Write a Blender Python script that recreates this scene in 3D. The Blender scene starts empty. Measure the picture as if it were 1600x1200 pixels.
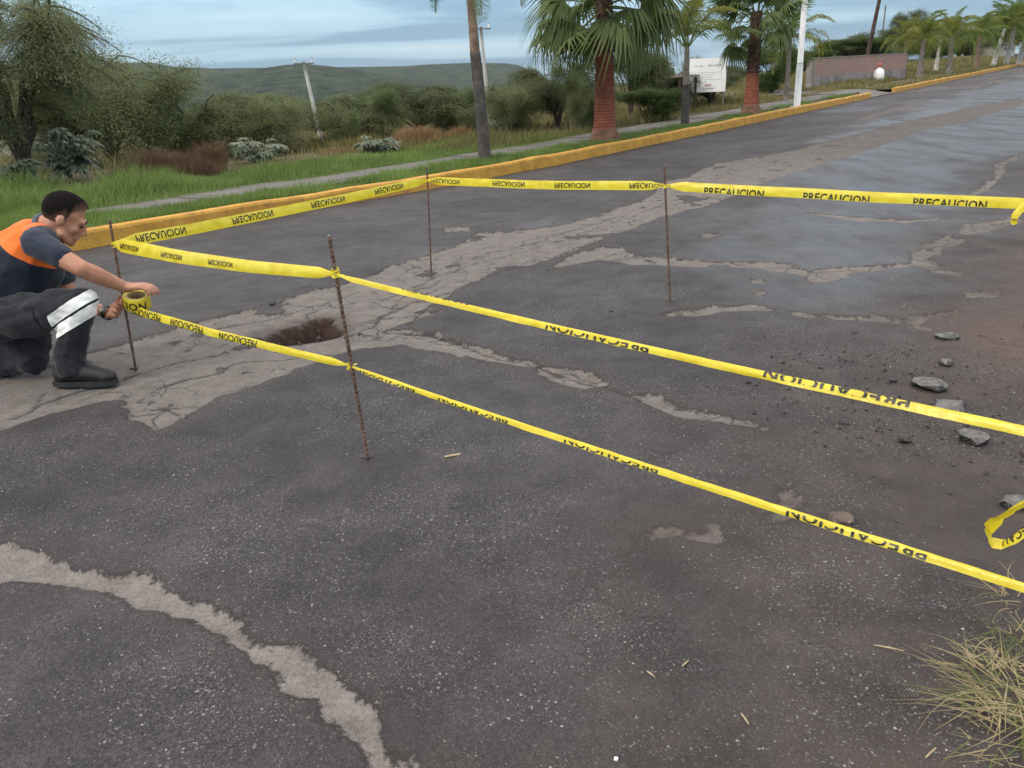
import bpy, bmesh, math, random
import numpy as np
from mathutils import Vector, Matrix, Euler
random.seed(11); RNG = np.random.default_rng(11)
sc = bpy.context.scene
COL = sc.collection
R = math.radians

# ------------------------------------------------------------------ camera
CAM_H = 1.28; FPX = 1220.0; PITCH = R(20.2); ROLL = R(2.8)
Fw = np.array([0, math.cos(PITCH), -math.sin(PITCH)])
R0 = np.array([1.0, 0, 0]); U0 = np.array([0, math.sin(PITCH), math.cos(PITCH)])
Rt = math.cos(ROLL)*R0 - math.sin(ROLL)*U0
Up = math.sin(ROLL)*R0 + math.cos(ROLL)*U0
cam_d = bpy.data.cameras.new('camera'); cam = bpy.data.objects.new('camera', cam_d); COL.objects.link(cam)
cam_d.sensor_fit = 'HORIZONTAL'; cam_d.sensor_width = 36.0; cam_d.lens = 36.0*FPX/1600.0
cam_d.clip_start = 0.05; cam_d.clip_end = 30000
cam.matrix_world = Matrix(((Rt[0], Up[0], -Fw[0], 0), (Rt[1], Up[1], -Fw[1], 0), (Rt[2], Up[2], -Fw[2], CAM_H), (0, 0, 0, 1)))
sc.camera = cam

# ------------------------------------------------------------------ sky, sun, exposure
SUN_EL = R(42); SUN_AZ = R(-125)          # azimuth measured from +Y towards +X
w = bpy.data.worlds.new('World'); sc.world = w; w.use_nodes = True
nt = w.node_tree; nt.nodes.clear()
def N(nt, typ, **kw):
    n = nt.nodes.new(typ)
    for k, v in kw.items(): setattr(n, k, v)
    return n
def L(nt, a, b): nt.links.new(a, b)
wo = N(nt, 'ShaderNodeOutputWorld'); bg = N(nt, 'ShaderNodeBackground')
sky = N(nt, 'ShaderNodeTexSky'); sky.sky_type = 'NISHITA'; sky.sun_disc = False
sky.sun_elevation = SUN_EL; sky.sun_rotation = SUN_AZ; sky.air_density = 1.4; sky.dust_density = 1.5
tc = N(nt, 'ShaderNodeTexCoord'); sep = N(nt, 'ShaderNodeSeparateXYZ'); L(nt, tc.outputs['Generated'], sep.inputs[0])
def M(nt, op, a=None, b=None, clamp=False):
    m = N(nt, 'ShaderNodeMath', operation=op, use_clamp=clamp)
    for i, v in enumerate((a, b)):
        if v is None: continue
        if isinstance(v, (int, float)): m.inputs[i].default_value = v
        else: L(nt, v, m.inputs[i])
    return m.outputs[0]
def ramp(nt, fac, stops, interp='LINEAR'):
    r = N(nt, 'ShaderNodeValToRGB'); r.color_ramp.interpolation = interp
    e = r.color_ramp.elements
    while len(e) > 1: e.remove(e[-1])
    for i, (p, c) in enumerate(stops):
        if i == 0: el = e[0]; el.position = p
        else: el = e.new(p)
        el.color = (c[0], c[1], c[2], 1) if not isinstance(c, (int, float)) else (c, c, c, 1)
    L(nt, fac, r.inputs[0]); return r.outputs[0]
# cloud layer: direction projected on a flat layer high above
zz = M(nt, 'ADD', M(nt, 'MAXIMUM', sep.outputs[2], 0.0), 0.10)
cmb = N(nt, 'ShaderNodeCombineXYZ')
L(nt, M(nt, 'DIVIDE', sep.outputs[0], zz), cmb.inputs[0]); L(nt, M(nt, 'DIVIDE', sep.outputs[1], zz), cmb.inputs[1])
mp = N(nt, 'ShaderNodeMapping'); L(nt, cmb.outputs[0], mp.inputs[0]); mp.inputs['Rotation'].default_value = (0, 0, R(20)); mp.inputs['Scale'].default_value = (0.55, 1.15, 1); mp.inputs['Location'].default_value = (1.3, 0.4, 0)
n1 = N(nt, 'ShaderNodeTexNoise'); n1.inputs['Scale'].default_value = 0.55; n1.inputs['Detail'].default_value = 5; n1.inputs['Roughness'].default_value = 0.5; n1.inputs['Distortion'].default_value = 0.5
L(nt, mp.outputs[0], n1.inputs['Vector'])
cloudc = ramp(nt, n1.outputs['Fac'], [(0.32, (0.24, 0.42, 0.62)), (0.45, (0.34, 0.57, 0.78)), (0.56, (0.60, 0.88, 1.06)), (0.68, (0.86, 1.06, 1.16))], 'EASE')
cie = M(nt, 'ADD', M(nt, 'MULTIPLY', M(nt, 'MAXIMUM', sep.outputs[2], 0.0), 2.6), 0.60)   # overcast sky: zenith brighter than horizon
# overhead the cloud deck is thick and neutral; towards the horizon it thins and turns blue
deck = N(nt, 'ShaderNodeMapRange'); deck.interpolation_type = 'SMOOTHSTEP'; L(nt, sep.outputs[2], deck.inputs[0]); deck.inputs[1].default_value = 0.20; deck.inputs[2].default_value = 0.55
mxd = N(nt, 'ShaderNodeMix', data_type='RGBA'); L(nt, deck.outputs[0], mxd.inputs[0]); L(nt, cloudc, mxd.inputs[6])
L(nt, ramp(nt, n1.outputs['Fac'], [(0.3, (0.50, 0.485, 0.485)), (0.7, (0.85, 0.81, 0.79))]), mxd.inputs[7]); cloudc = mxd.outputs[2]
cl = N(nt, 'ShaderNodeVectorMath', operation='SCALE'); L(nt, cloudc, cl.inputs[0]); L(nt, cie, cl.inputs['Scale'])
sk = N(nt, 'ShaderNodeVectorMath', operation='SCALE'); L(nt, sky.outputs[0], sk.inputs[0]); sk.inputs['Scale'].default_value = 0.10
mx = N(nt, 'ShaderNodeMix', data_type='RGBA'); mx.inputs[0].default_value = 0.95
L(nt, sk.outputs[0], mx.inputs[6]); L(nt, cl.outputs[0], mx.inputs[7])
L(nt, mx.outputs[2], bg.inputs[0]); bg.inputs[1].default_value = 1.0
L(nt, bg.outputs[0], wo.inputs[0])
sun_d = bpy.data.lights.new('sun', 'SUN'); sun = bpy.data.objects.new('sun', sun_d); COL.objects.link(sun)
sun_d.energy = 1.5; sun_d.angle = R(22); sun_d.color = (1.0, 0.89, 0.76)
sdir = Vector((math.sin(SUN_AZ)*math.cos(SUN_EL), math.cos(SUN_AZ)*math.cos(SUN_EL), math.sin(SUN_EL)))
sun.rotation_euler = sdir.to_track_quat('Z', 'Y').to_euler(); sun.location = (0, 0, 40)
vs = sc.view_settings; vs.view_transform = 'Standard'; vs.look = 'None'; vs.gamma = 1; vs.use_curve_mapping = False; vs.exposure = 0.10
cy = sc.cycles; cy.max_bounces = 6; cy.diffuse_bounces = 3; cy.glossy_bounces = 2; cy.transmission_bounces = 3; cy.volume_bounces = 0; cy.transparent_max_bounces = 4

# ------------------------------------------------------------------ numeric helpers
def ray(x, y):
    d = Fw*FPX + Rt*(x-800) - Up*(y-600); return d/np.linalg.norm(d)
C0 = np.array([0, 0, CAM_H])
P0 = np.array([-1.16, 12.2]); AZ = R(38)
Dr = np.array([math.sin(AZ), math.cos(AZ)]); Nr = np.array([-Dr[1], Dr[0]])   # along the road, to the left of it
ROADW = 8.35
def softp(v, k): return k*np.logaddexp(0, v/k)
def zroad(s):
    s = np.asarray(s, float); return 0.0245*(softp(s-2.0, 1.5) - softp(s-150, 20))
def st(x, y):
    dx, dy = np.asarray(x, float)-P0[0], np.asarray(y, float)-P0[1]
    return dx*Dr[0]+dy*Dr[1], dx*Nr[0]+dy*Nr[1]
def sstep(v, a, b):
    u = np.clip((np.asarray(v, float)-a)/(b-a), 0, 1); return u*u*(3-2*u)
_tab = np.random.default_rng(5).random((512, 512))
def vnoise(x, y):
    x = np.asarray(x, float); y = np.asarray(y, float)
    xi = np.floor(x).astype(int); yi = np.floor(y).astype(int); fx = x-xi; fy = y-yi
    fx = fx*fx*(3-2*fx); fy = fy*fy*(3-2*fy)
    g = lambda a, b: _tab[a % 512, b % 512]
    return (g(xi, yi)*(1-fx)+g(xi+1, yi)*fx)*(1-fy)+(g(xi, yi+1)*(1-fx)+g(xi+1, yi+1)*fx)*fy - 0.5
def fbm(x, y, o=4, g=0.5):
    v = 0; a = 1.0; f = 1.0
    for i in range(o):
        v = v + a*vnoise(x*f+17.3*i, y*f-9.1*i); a *= g; f *= 2.03
    return v
def hterr(x, y):
    """height of the ground outside the kerb and carriageway"""
    s, t = st(x, y); z = zroad(s)
    left = 0.17 - 30*(1-np.exp(-(np.maximum(t-4.0, 0)/300.0)**2)) + 0.10*sstep(t, 2.0, 4.5)*(fbm(x*0.5, y*0.5, 3))
    left = left + sstep(s, 26, 40)*sstep(t, 1.5, 6)*0.55*(1-sstep(t, 30, 80))
    right = 0.02 + 0.05*fbm(x*0.8, y*0.8, 3)*sstep(-t, ROADW, ROADW+1.5)
    return z + np.where(t > -4, left, right)
def H(x, y):
    s, t = st(x, y)
    return np.where((t < 0.0) & (t > -ROADW), zroad(s), hterr(x, y))
def gp(px, py, zoff=0.0):
    """point of the ground seen at a pixel of the photograph"""
    d = ray(px, py); t = 0.6; lo = t
    while t < 6000:
        q = C0+d*t
        if q[2] < H(q[0], q[1])+zoff: break
        lo = t; t *= 1.015
    hi = t
    for _ in range(40):
        m = (lo+hi)/2; q = C0+d*m
        if q[2] < H(q[0], q[1])+zoff: hi = m
        else: lo = m
    return Vector(C0+d*hi)
def atY(px, py, Y):
    d = ray(px, py); return Vector(C0+d*(Y/d[1]))
def ppm(p):           # photograph pixels per metre at a point
    return FPX/float((np.array(p)-C0)@Fw)
def hz(px, py, base): # height above 'base' so that a vertical over it reaches pixel row py
    lo, hi = -2.0, 30.0
    for _ in range(50):
        m = (lo+hi)/2; v = np.array([base[0], base[1], base[2]+m])-C0
        if 600-FPX*(v@Up)/(v@Fw) > py: lo = m
        else: hi = m
    return lo

# ------------------------------------------------------------------ object helpers
def link(o, parent=None):
    COL.objects.link(o)
    if parent is not None: o.parent = parent
    return o
def mesh_np(name, verts, faces, mat=None, smooth=False, mats=None, midx=None, link_it=True):
    """faces: int array (n,3) or (n,4), or list of arrays mixed"""
    me = bpy.data.meshes.new(name)
    fl = faces if isinstance(faces, list) else [faces]
    fl = [np.asarray(f, dtype=np.int32) for f in fl if len(f)]
    verts = np.asarray(verts, dtype=np.float32)
    me.vertices.add(len(verts)); me.vertices.foreach_set('co', verts.ravel())
    tot = sum(f.size for f in fl); n = sum(len(f) for f in fl)
    me.loops.add(tot); me.loops.foreach_set('vertex_index', np.concatenate([f.ravel() for f in fl]))
    me.polygons.add(n)
    ls = []; off = 0
    for f in fl:
        k = f.shape[1]; ls.append(off+np.arange(len(f))*k); off += f.size
    me.polygons.foreach_set('loop_start', np.concatenate(ls).astype(np.int32))
    for m in (mats or ([mat] if mat else [])): me.materials.append(m)
    if midx is not None: me.polygons.foreach_set('material_index', np.asarray(midx, dtype=np.int32))
    me.polygons.foreach_set('use_smooth', np.full(n, bool(smooth), dtype=bool))
    me.update(calc_edges=True); me.validate()
    return me
def mkobj(name, me, parent=None):
    o = bpy.data.objects.new(name, me); return link(o, parent)
def attr(me, name, arr):
    a = me.attributes.new(name, 'FLOAT', 'POINT'); a.data.foreach_set('value', np.asarray(arr, dtype=np.float32).ravel())
def tag(o, label, cat, group=None, kind=None):
    o['label'] = label; o['category'] = cat
    if group: o['group'] = group
    if kind: o['kind'] = kind
    return o
def thing(name, label, cat, loc=(0, 0, 0), rotz=0.0, group=None):
    o = bpy.data.objects.new(name, None); o.empty_display_size = 0.1; link(o)
    o.location = loc; o.rotation_euler = (0, 0, rotz)
    return tag(o, label, cat, group)
def struct(name, me):
    o = mkobj(name, me); o['kind'] = 'structure'; return o
class MB:
    """collects simple shapes into one mesh"""
    def __init__(s): s.v = []; s.f3 = []; s.f4 = []; s.n = 0
    def add(s, v, f3=(), f4=()):
        s.v.append(np.asarray(v, float)); o = s.n; s.n += len(v)
        if len(f3): s.f3.append(np.asarray(f3)+o)
        if len(f4): s.f4.append(np.asarray(f4)+o)
    def box(s, lo, hi, M4=None):
        v = np.array([[x, y, z] for z in (lo[2], hi[2]) for y in (lo[1], hi[1]) for x in (lo[0], hi[0])], float)
        if M4 is not None: v = np.array([list(M4 @ Vector(p)) for p in v])
        s.add(v, f4=[(0, 2, 3, 1), (4, 5, 7, 6), (0, 1, 5, 4), (2, 6, 7, 3), (0, 4, 6, 2), (1, 3, 7, 5)])
    def tube(s, pts, rad, n=8, cap=True):
        pts = np.asarray([list(p) for p in pts], float); m = len(pts)
        rad = np.broadcast_to(np.asarray(rad, float), (m,))
        tan = np.gradient(pts, axis=0); tan /= np.linalg.norm(tan, axis=1)[:, None]+1e-12
        ref = np.array([0, 0, 1.0]) if abs(tan[0][2]) < 0.9 else np.array([1.0, 0, 0])
        a = np.cross(tan, ref); a /= np.linalg.norm(a, axis=1)[:, None]+1e-12; b = np.cross(tan, a)
        th = np.arange(n)*2*math.pi/n
        v = pts[:, None, :] + rad[:, None, None]*(np.cos(th)[None, :, None]*a[:, None, :]+np.sin(th)[None, :, None]*b[:, None, :])
        i = np.arange(m-1)[:, None]*n; j = np.arange(n)[None, :]; k = (j+1) % n
        f = np.stack([i+j, i+k, i+n+k, i+n+j], -1).reshape(-1, 4)
        vv = v.reshape(-1, 3); f3 = []
        if cap:
            vv = np.vstack([vv, pts[:1], pts[-1:]])
            f3 = [(q, m*n, (q+1) % n) for q in range(n)] + [((m-1)*n+q, (m-1)*n+(q+1) % n, m*n+1) for q in range(n)]
            f3 = [(x, z, y) for x, y, z in f3]
        s.add(vv, f3, f)
    def mesh(s, name, mat=None, smooth=False, mats=None):
        fl = []
        if s.f3: fl.append(np.vstack(s.f3))
        if s.f4: fl.append(np.vstack(s.f4))
        return mesh_np(name, np.vstack(s.v), fl, mat, smooth, mats)
    def obj(s, name, mat=None, parent=None, smooth=False): return mkobj(name, s.mesh(name, mat, smooth), parent)

# ------------------------------------------------------------------ materials
def newmat(name):
    m = bpy.data.materials.new(name); m.use_nodes = True; t = m.node_tree
    b = t.nodes['Principled BSDF']; return m, t, b
def noise(t, scale, detail=4, rough=0.55, vec=None, dist=0.0):
    n = N(t, 'ShaderNodeTexNoise'); n.inputs['Scale'].default_value = scale; n.inputs['Detail'].default_value = detail
    n.inputs['Roughness'].default_value = rough; n.inputs['Distortion'].default_value = dist
    if vec is None:
        g = t.nodes.get('geo') or N(t, 'ShaderNodeNewGeometry', name='geo'); vec = g.outputs['Position']
    L(t, vec, n.inputs['Vector']); return n.outputs['Fac']
def objvec(t):
    g = t.nodes.get('tco') or N(t, 'ShaderNodeTexCoord', name='tco'); return g.outputs['Object']
def mix(t, fac, a, b, bl='MIX'):
    m = N(t, 'ShaderNodeMix', data_type='RGBA', blend_type=bl)
    for i, v in ((0, fac), (6, a), (7, b)):
        if isinstance(v, (int, float)): m.inputs[i].default_value = v
        elif isinstance(v, (tuple, list)): m.inputs[i].default_value = (*v[:3], 1)
        else: L(t, v, m.inputs[i])
    return m.outputs[2]
def bump(t, b, height, strength=0.4, dist=0.01):
    n = N(t, 'ShaderNodeBump'); n.inputs['Strength'].default_value = strength; n.inputs['Distance'].default_value = dist
    L(t, height, n.inputs['Height']); L(t, n.outputs[0], b.inputs['Normal'])
def simple(name, c1, c2, scale=8, rough=0.7, bs=0.0, detail=5, spec=0.5, metal=0.0, obj=False, lo=0.35, hi=0.65, bscale=None, bdist=0.01, transl=0.0):
    m, t, b = newmat(name); vec = objvec(t) if obj else None
    n = noise(t, scale, detail, vec=vec)
    L(t, ramp(t, n, [(lo, c1), (hi, c2)]), b.inputs['Base Color'])
    b.inputs['Roughness'].default_value = rough; b.inputs['Specular IOR Level'].default_value = spec; b.inputs['Metallic'].default_value = metal
    if bs: bump(t, b, noise(t, bscale or scale*3, 4, vec=vec), bs, bdist)
    if transl:
        tr = N(t, 'ShaderNodeBsdfTranslucent'); L(t, ramp(t, n, [(lo, c1), (hi, c2)]), tr.inputs[0])
        ms = N(t, 'ShaderNodeMixShader'); ms.inputs[0].default_value = transl
        out = t.nodes['Material Output']; L(t, b.outputs[0], ms.inputs[1]); L(t, tr.outputs[0], ms.inputs[2]); L(t, ms.outputs[0], out.inputs[0])
    return m
def leafmat(name, c1, c2, rough=0.7, transl=0.3, scale=1.3, spec=0.12):
    """foliage: clump-scale colour variation plus a random shift per leaf"""
    m, t, b = newmat(name)
    n = noise(t, scale, 3); g = t.nodes['geo']
    f = M(t, 'ADD', M(t, 'MULTIPLY', n, 0.90), M(t, 'MULTIPLY', g.outputs['Random Per Island'], 0.16))
    c = ramp(t, f, [(0.28, c1), (0.78, c2)])
    L(t, c, b.inputs['Base Color']); b.inputs['Roughness'].default_value = rough; b.inputs['Specular IOR Level'].default_value = spec
    tr = N(t, 'ShaderNodeBsdfTranslucent'); L(t, c, tr.inputs[0])
    ms = N(t, 'ShaderNodeMixShader'); ms.inputs[0].default_value = transl
    L(t, b.outputs[0], ms.inputs[1]); L(t, tr.outputs[0], ms.inputs[2]); L(t, ms.outputs[0], t.nodes['Material Output'].inputs[0])
    return m
def getattr_node(t, name):
    a = N(t, 'ShaderNodeAttribute'); a.attribute_name = name; return a.outputs['Fac']

# ------------------------------------------------------------------ the carriageway: worn layers, cracks, holes
PALE = [
 [(-1000,900),(-500,872),(-200,850),(0,850),(40,855),(80,862),(100,876),(150,885),(215,893),(260,915),(310,935),(345,942),(370,965),(420,995),(455,1020),(490,1030),(520,1065),(560,1095),(600,1130),(635,1165),(650,1215),(610,1205),(560,1155),(520,1135),(490,1115),(480,1090),(455,1075),(430,1055),(415,1030),(390,1005),(350,985),(300,965),(270,950),(200,945),(170,925),(100,912),(40,915),(0,910),(-200,930),(-500,935)],
 [(-900,900),(-300,745),(0,672),(80,640),(150,625),(195,622),(205,655),(250,668),(285,652),(300,640),(330,620),(400,600),(450,582),(500,562),(560,545),(640,533),(680,543),(710,558),(738,550),(715,535),(690,522),(640,512),(600,512),(640,500),(690,484),(640,488),(690,462),(700,452),(760,430),(830,412),(880,398),(930,375),(990,355),(1040,336),(1100,322),(1222,277),(1285,258),(1327,244),(1420,214),(1500,192),(1600,165),(1600,150),(1500,170),(1420,188),(1320,211),(1230,235),(1180,244),(1110,254),(1085,263),(1075,275),(1040,283),(1015,306),(985,320),(940,332),(910,342),(880,350),(820,357),(742,362),(730,380),(685,393),(640,407),(560,436),(500,452),(400,480),(300,506),(150,548),(0,590),(-300,672),(-900,870)],
 [(604,519),(691,524),(744,540),(800,552),(842,562),(842,572),(790,562),(740,556),(690,548),(640,540)],
 [(840,566),(866,573),(900,577),(940,583),(947,605),(910,607),(866,596),(844,585)],
 [(978,619),(1010,616),(1037,620),(1076,635),(1129,645),(1190,668),(1129,658),(1063,647),(1006,630)],
 [(996,834),(1020,830),(1063,832),(1085,828),(1120,824),(1130,845),(1085,843),(1050,838),(1015,842)],
 [(1205,765),(1225,755),(1240,790),(1232,825),(1195,820)],
 [(856,422),(880,408),(905,393),(940,386),(970,387),(985,398),(1035,403),(1100,406),(1180,408),(1240,412),(1262,422),(1290,418),(1330,415),(1400,413),(1425,408),(1424,398),(1460,380),(1495,363),(1505,350),(1537,347),(1600,335),(1600,348),(1530,362),(1509,378),(1477,391),(1447,402),(1477,420),(1502,428),(1500,433),(1465,426),(1425,417),(1340,424),(1310,436),(1268,442),(1255,428),(1180,417),(1100,416),(1000,414),(940,406),(900,412)],
 [(1028,493),(1060,487),(1110,481),(1180,476),(1205,483),(1260,490),(1340,495),(1415,501),(1415,506),(1340,501),(1260,496),(1180,485),(1110,490),(1060,495)],
 [(1420,500),(1470,490),(1500,486),(1500,490),(1470,497),(1445,505),(1460,518),(1440,514)],
 [(1505,457),(1555,453),(1552,465),(1515,466)], [(1168,436),(1192,434),(1194,440),(1172,442)], [(1183,452),(1192,450),(1192,462),(1184,462)],
 [(1600,222),(1585,236),(1555,256),(1550,275),(1530,292),(1512,306),(1545,300),(1568,278),(1575,258),(1600,248)],
 [(1100,366),(1115,361),(1130,366),(1105,371)],
 [(1300,226),(1400,200),(1480,188),(1560,178),(1470,200),(1380,222)],
 [(1240,330),(1330,338),(1420,342),(1500,340),(1420,347),(1330,344)],
 [(690,355),(735,354),(740,360),(700,362)],
]
CRACKS = [
 [(20,650),(60,625),(110,612),(150,600),(212,580),(250,570),(300,556),(350,548)],
 [(545,520),(580,505),(600,488),(640,470),(700,452),(760,432),(850,408),(930,372)],
 [(560,500),(590,492),(612,478),(622,468),(645,455),(680,440),(700,432)],
 [(640,505),(655,482),(672,470)],
 [(580,470),(640,452),(674,432),(740,412),(800,395),(880,372),(960,345),(1040,315)],
 [(740,400),(820,380),(900,355),(980,332)],
 [(600,513),(660,517),(700,528),(760,548),(820,560),(866,578),(905,592),(945,606),(978,618)],
 [(230,640),(250,632),(275,645),(285,655)],
 [(380,560),(340,580),(300,588),(255,600),(215,620)],
 [(60,610),(40,640),(10,650)],
 [(880,585),(860,578),(900,580),(935,596)],
 [(560,545),(500,548),(430,560),(380,562)],
 [(330,510),(390,500),(430,492),(500,470),(560,452)],
 [(1262,424),(1268,442)],
]
HOLE = [(398,524),(420,512),(440,506),(470,500),(492,489),(508,486),(528,494),(550,512),(535,518),(500,524),(465,529),(430,533),(410,530)]
def g0(px, py):
    q = gp(px, py); return (q[0], q[1])
def poly_sd(X, Y, poly, margin=0.6):
    """signed distance, positive inside, clipped at -margin"""
    pl = np.array([g0(*p) for p in poly]); out = np.full(X.shape, -margin)
    lo = pl.min(0)-margin; hi = pl.max(0)+margin
    idx = np.where((X > lo[0]) & (X < hi[0]) & (Y > lo[1]) & (Y < hi[1]))[0]
    x = X[idx]; y = Y[idx]; d = np.full(x.shape, 1e9); ins = np.zeros(x.shape, bool)
    for i in range(len(pl)):
        a = pl[i]; b = pl[(i+1) % len(pl)]; e = b-a; l2 = e@e+1e-12
        u = np.clip(((x-a[0])*e[0]+(y-a[1])*e[1])/l2, 0, 1)
        d = np.minimum(d, np.hypot(x-a[0]-u*e[0], y-a[1]-u*e[1]))
        if a[1] != b[1]:
            c = ((a[1] > y) != (b[1] > y)) & (x < (b[0]-a[0])*(y-a[1])/(b[1]-a[1])+a[0]); ins ^= c
    out[idx] = np.clip(np.where(ins, d, -d), -margin, margin); return out
def line_d(X, Y, line, margin=0.3):
    pl = np.array([g0(*p) for p in line]); out = np.full(X.shape, margin)
    lo = pl.min(0)-margin; hi = pl.max(0)+margin
    idx = np.where((X > lo[0]) & (X < hi[0]) & (Y > lo[1]) & (Y < hi[1]))[0]
    x = X[idx]; y = Y[idx]; d = np.full(x.shape, margin)
    for a, b in zip(pl[:-1], pl[1:]):
        e = b-a; l2 = e@e+1e-12; u = np.clip(((x-a[0])*e[0]+(y-a[1])*e[1])/l2, 0, 1)
        d = np.minimum(d, np.hypot(x-a[0]-u*e[0], y-a[1]-u*e[1]))
    out[idx] = d; return out
sv = list(np.arange(-13, -10, 0.05)) + list(np.arange(-10, -1.5, 0.020))
ds = 0.020; s_ = sv[-1]
while s_ < 260:
    ds = min(ds*1.02, 3.0); s_ += ds; sv.append(s_)
sv = np.array(sv); tv = np.linspace(-ROADW-0.75, 0.03, 430)
S, T = np.meshgrid(sv, tv, indexing='ij'); S = S.ravel(); T = T.ravel()
X = P0[0]+S*Dr[0]+T*Nr[0]; Y = P0[1]+S*Dr[1]+T*Nr[1]
wx = 0.05*fbm(X*2.3, Y*2.3, 2)+0.05*fbm(X*7, Y*7, 3); wy = 0.05*fbm(X*2.3+40, Y*2.3, 2)+0.05*fbm(X*7+90, Y*7, 3)
near = np.clip(1-np.hypot(X, Y)/60, 0.2, 1)
Xw = X+wx; Yw = Y+wy
pale = np.full(X.shape, -0.6); pstr = np.full(X.shape, 0.85)
for i_, pl in enumerate(PALE):
    d_ = poly_sd(Xw, Yw, pl); pale = np.maximum(pale, d_)
    if i_ == 0: pstr[d_ > -0.25] = 1.0
pstr *= 1-.40*sstep(S, 0, 10)
# far along the road the pale layer shows as long stripes
strip = fbm(S*0.16+3, T*1.1+5, 4)
far = sstep(S, 6, 16)
pale = np.maximum(pale, np.where(far > 0, (strip-0.20)*0.8*far-0.3*(1-far), -0.6))
pale = pale - 0.16*sstep(S, -1.0, 6.0)*(0.6+1.2*fbm(S*0.5, T*3.0, 4))
islands = fbm(X*3.1+50, Y*3.1, 4); pale = np.where((pale > 0) & (pstr < .9), np.minimum(pale, (0.42-islands)*0.35), pale)
pale = np.clip(pale + 0.012*fbm(X*14, Y*14, 3), -0.6, 0.6)
crack = np.full(X.shape, 0.3)
for ln in CRACKS: crack = np.minimum(crack, line_d(X+wx*0.9, Y+wy*0.9, ln))
hsd = poly_sd(X+wx*1.1, Y+wy*1.1, HOLE)
Z = zroad(S) + 0.010*fbm(X*0.9, Y*0.9, 3) + 0.004*fbm(X*6, Y*6, 2)
top = sstep(pale, -0.012, 0.014)
Z -= 0.019*top*(0.75+0.5*vnoise(X*5, Y*5)) * (1-sstep(np.hypot(X, Y), 25, 40))
Z += 0.003*top*fbm(X*30, Y*30, 2)
Z -= 0.010*(1-sstep(crack, 0.0, 0.018))
hd = 0.25*sstep(hsd, -0.005, 0.11)*(1+0.5*fbm(X*9, Y*9, 3)+0.5*fbm(X*24, Y*24, 2)) + 0.02*sstep(hsd, -0.10, 0.0)
Z -= hd
soil = sstep(hsd, -0.004, 0.012)
Z -= 0.03*sstep(-T, ROADW, ROADW+0.6)
# brown silt: at the right edge, in the gutter by the kerb, round the hole
edge = -T - (ROADW-0.65)
dirt = sstep(edge + 0.75*fbm(X*0.9+7, Y*0.9, 4) + 0.35*fbm(X*3.3, Y*3.3, 3), -0.9, 0.55)
gut = sstep(T + 0.28*fbm(S*0.6, T*2, 3), -0.65, -0.08)
dirt = np.maximum(np.maximum(dirt, 0.85*gut), 0.7*sstep(hsd+0.08*fbm(X*6, Y*6, 3), -0.14, 0.0)*(1-soil))
red = sstep(edge - 0.25 + 0.5*fbm(X*1.2+30, Y*1.2, 3), -0.35, 0.6)*sstep(S, -5.6, -4.2)
# film of rain water: more of it on the far right half and in the low slabs
wet = fbm(S*0.45+11, T*0.8+2, 4)*1.0 - 0.55 + 1.05*sstep(S, -6.8, -3.0)*sstep(-T, 2.0, 5.0) + 0.55*sstep(S, 0, 12)
wet = sstep(wet, 0.05, 0.65)*(1-0.85*sstep(pale, -0.02, 0.02))*(1-0.9*dirt)
ns, ntt = len(sv), len(tv)
ii = np.arange(ns-1)[:, None]*ntt + np.arange(ntt-1)[None, :]
F4 = np.stack([ii, ii+ntt, ii+ntt+1, ii+1], -1).reshape(-1, 4)[:, ::-1]

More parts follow.
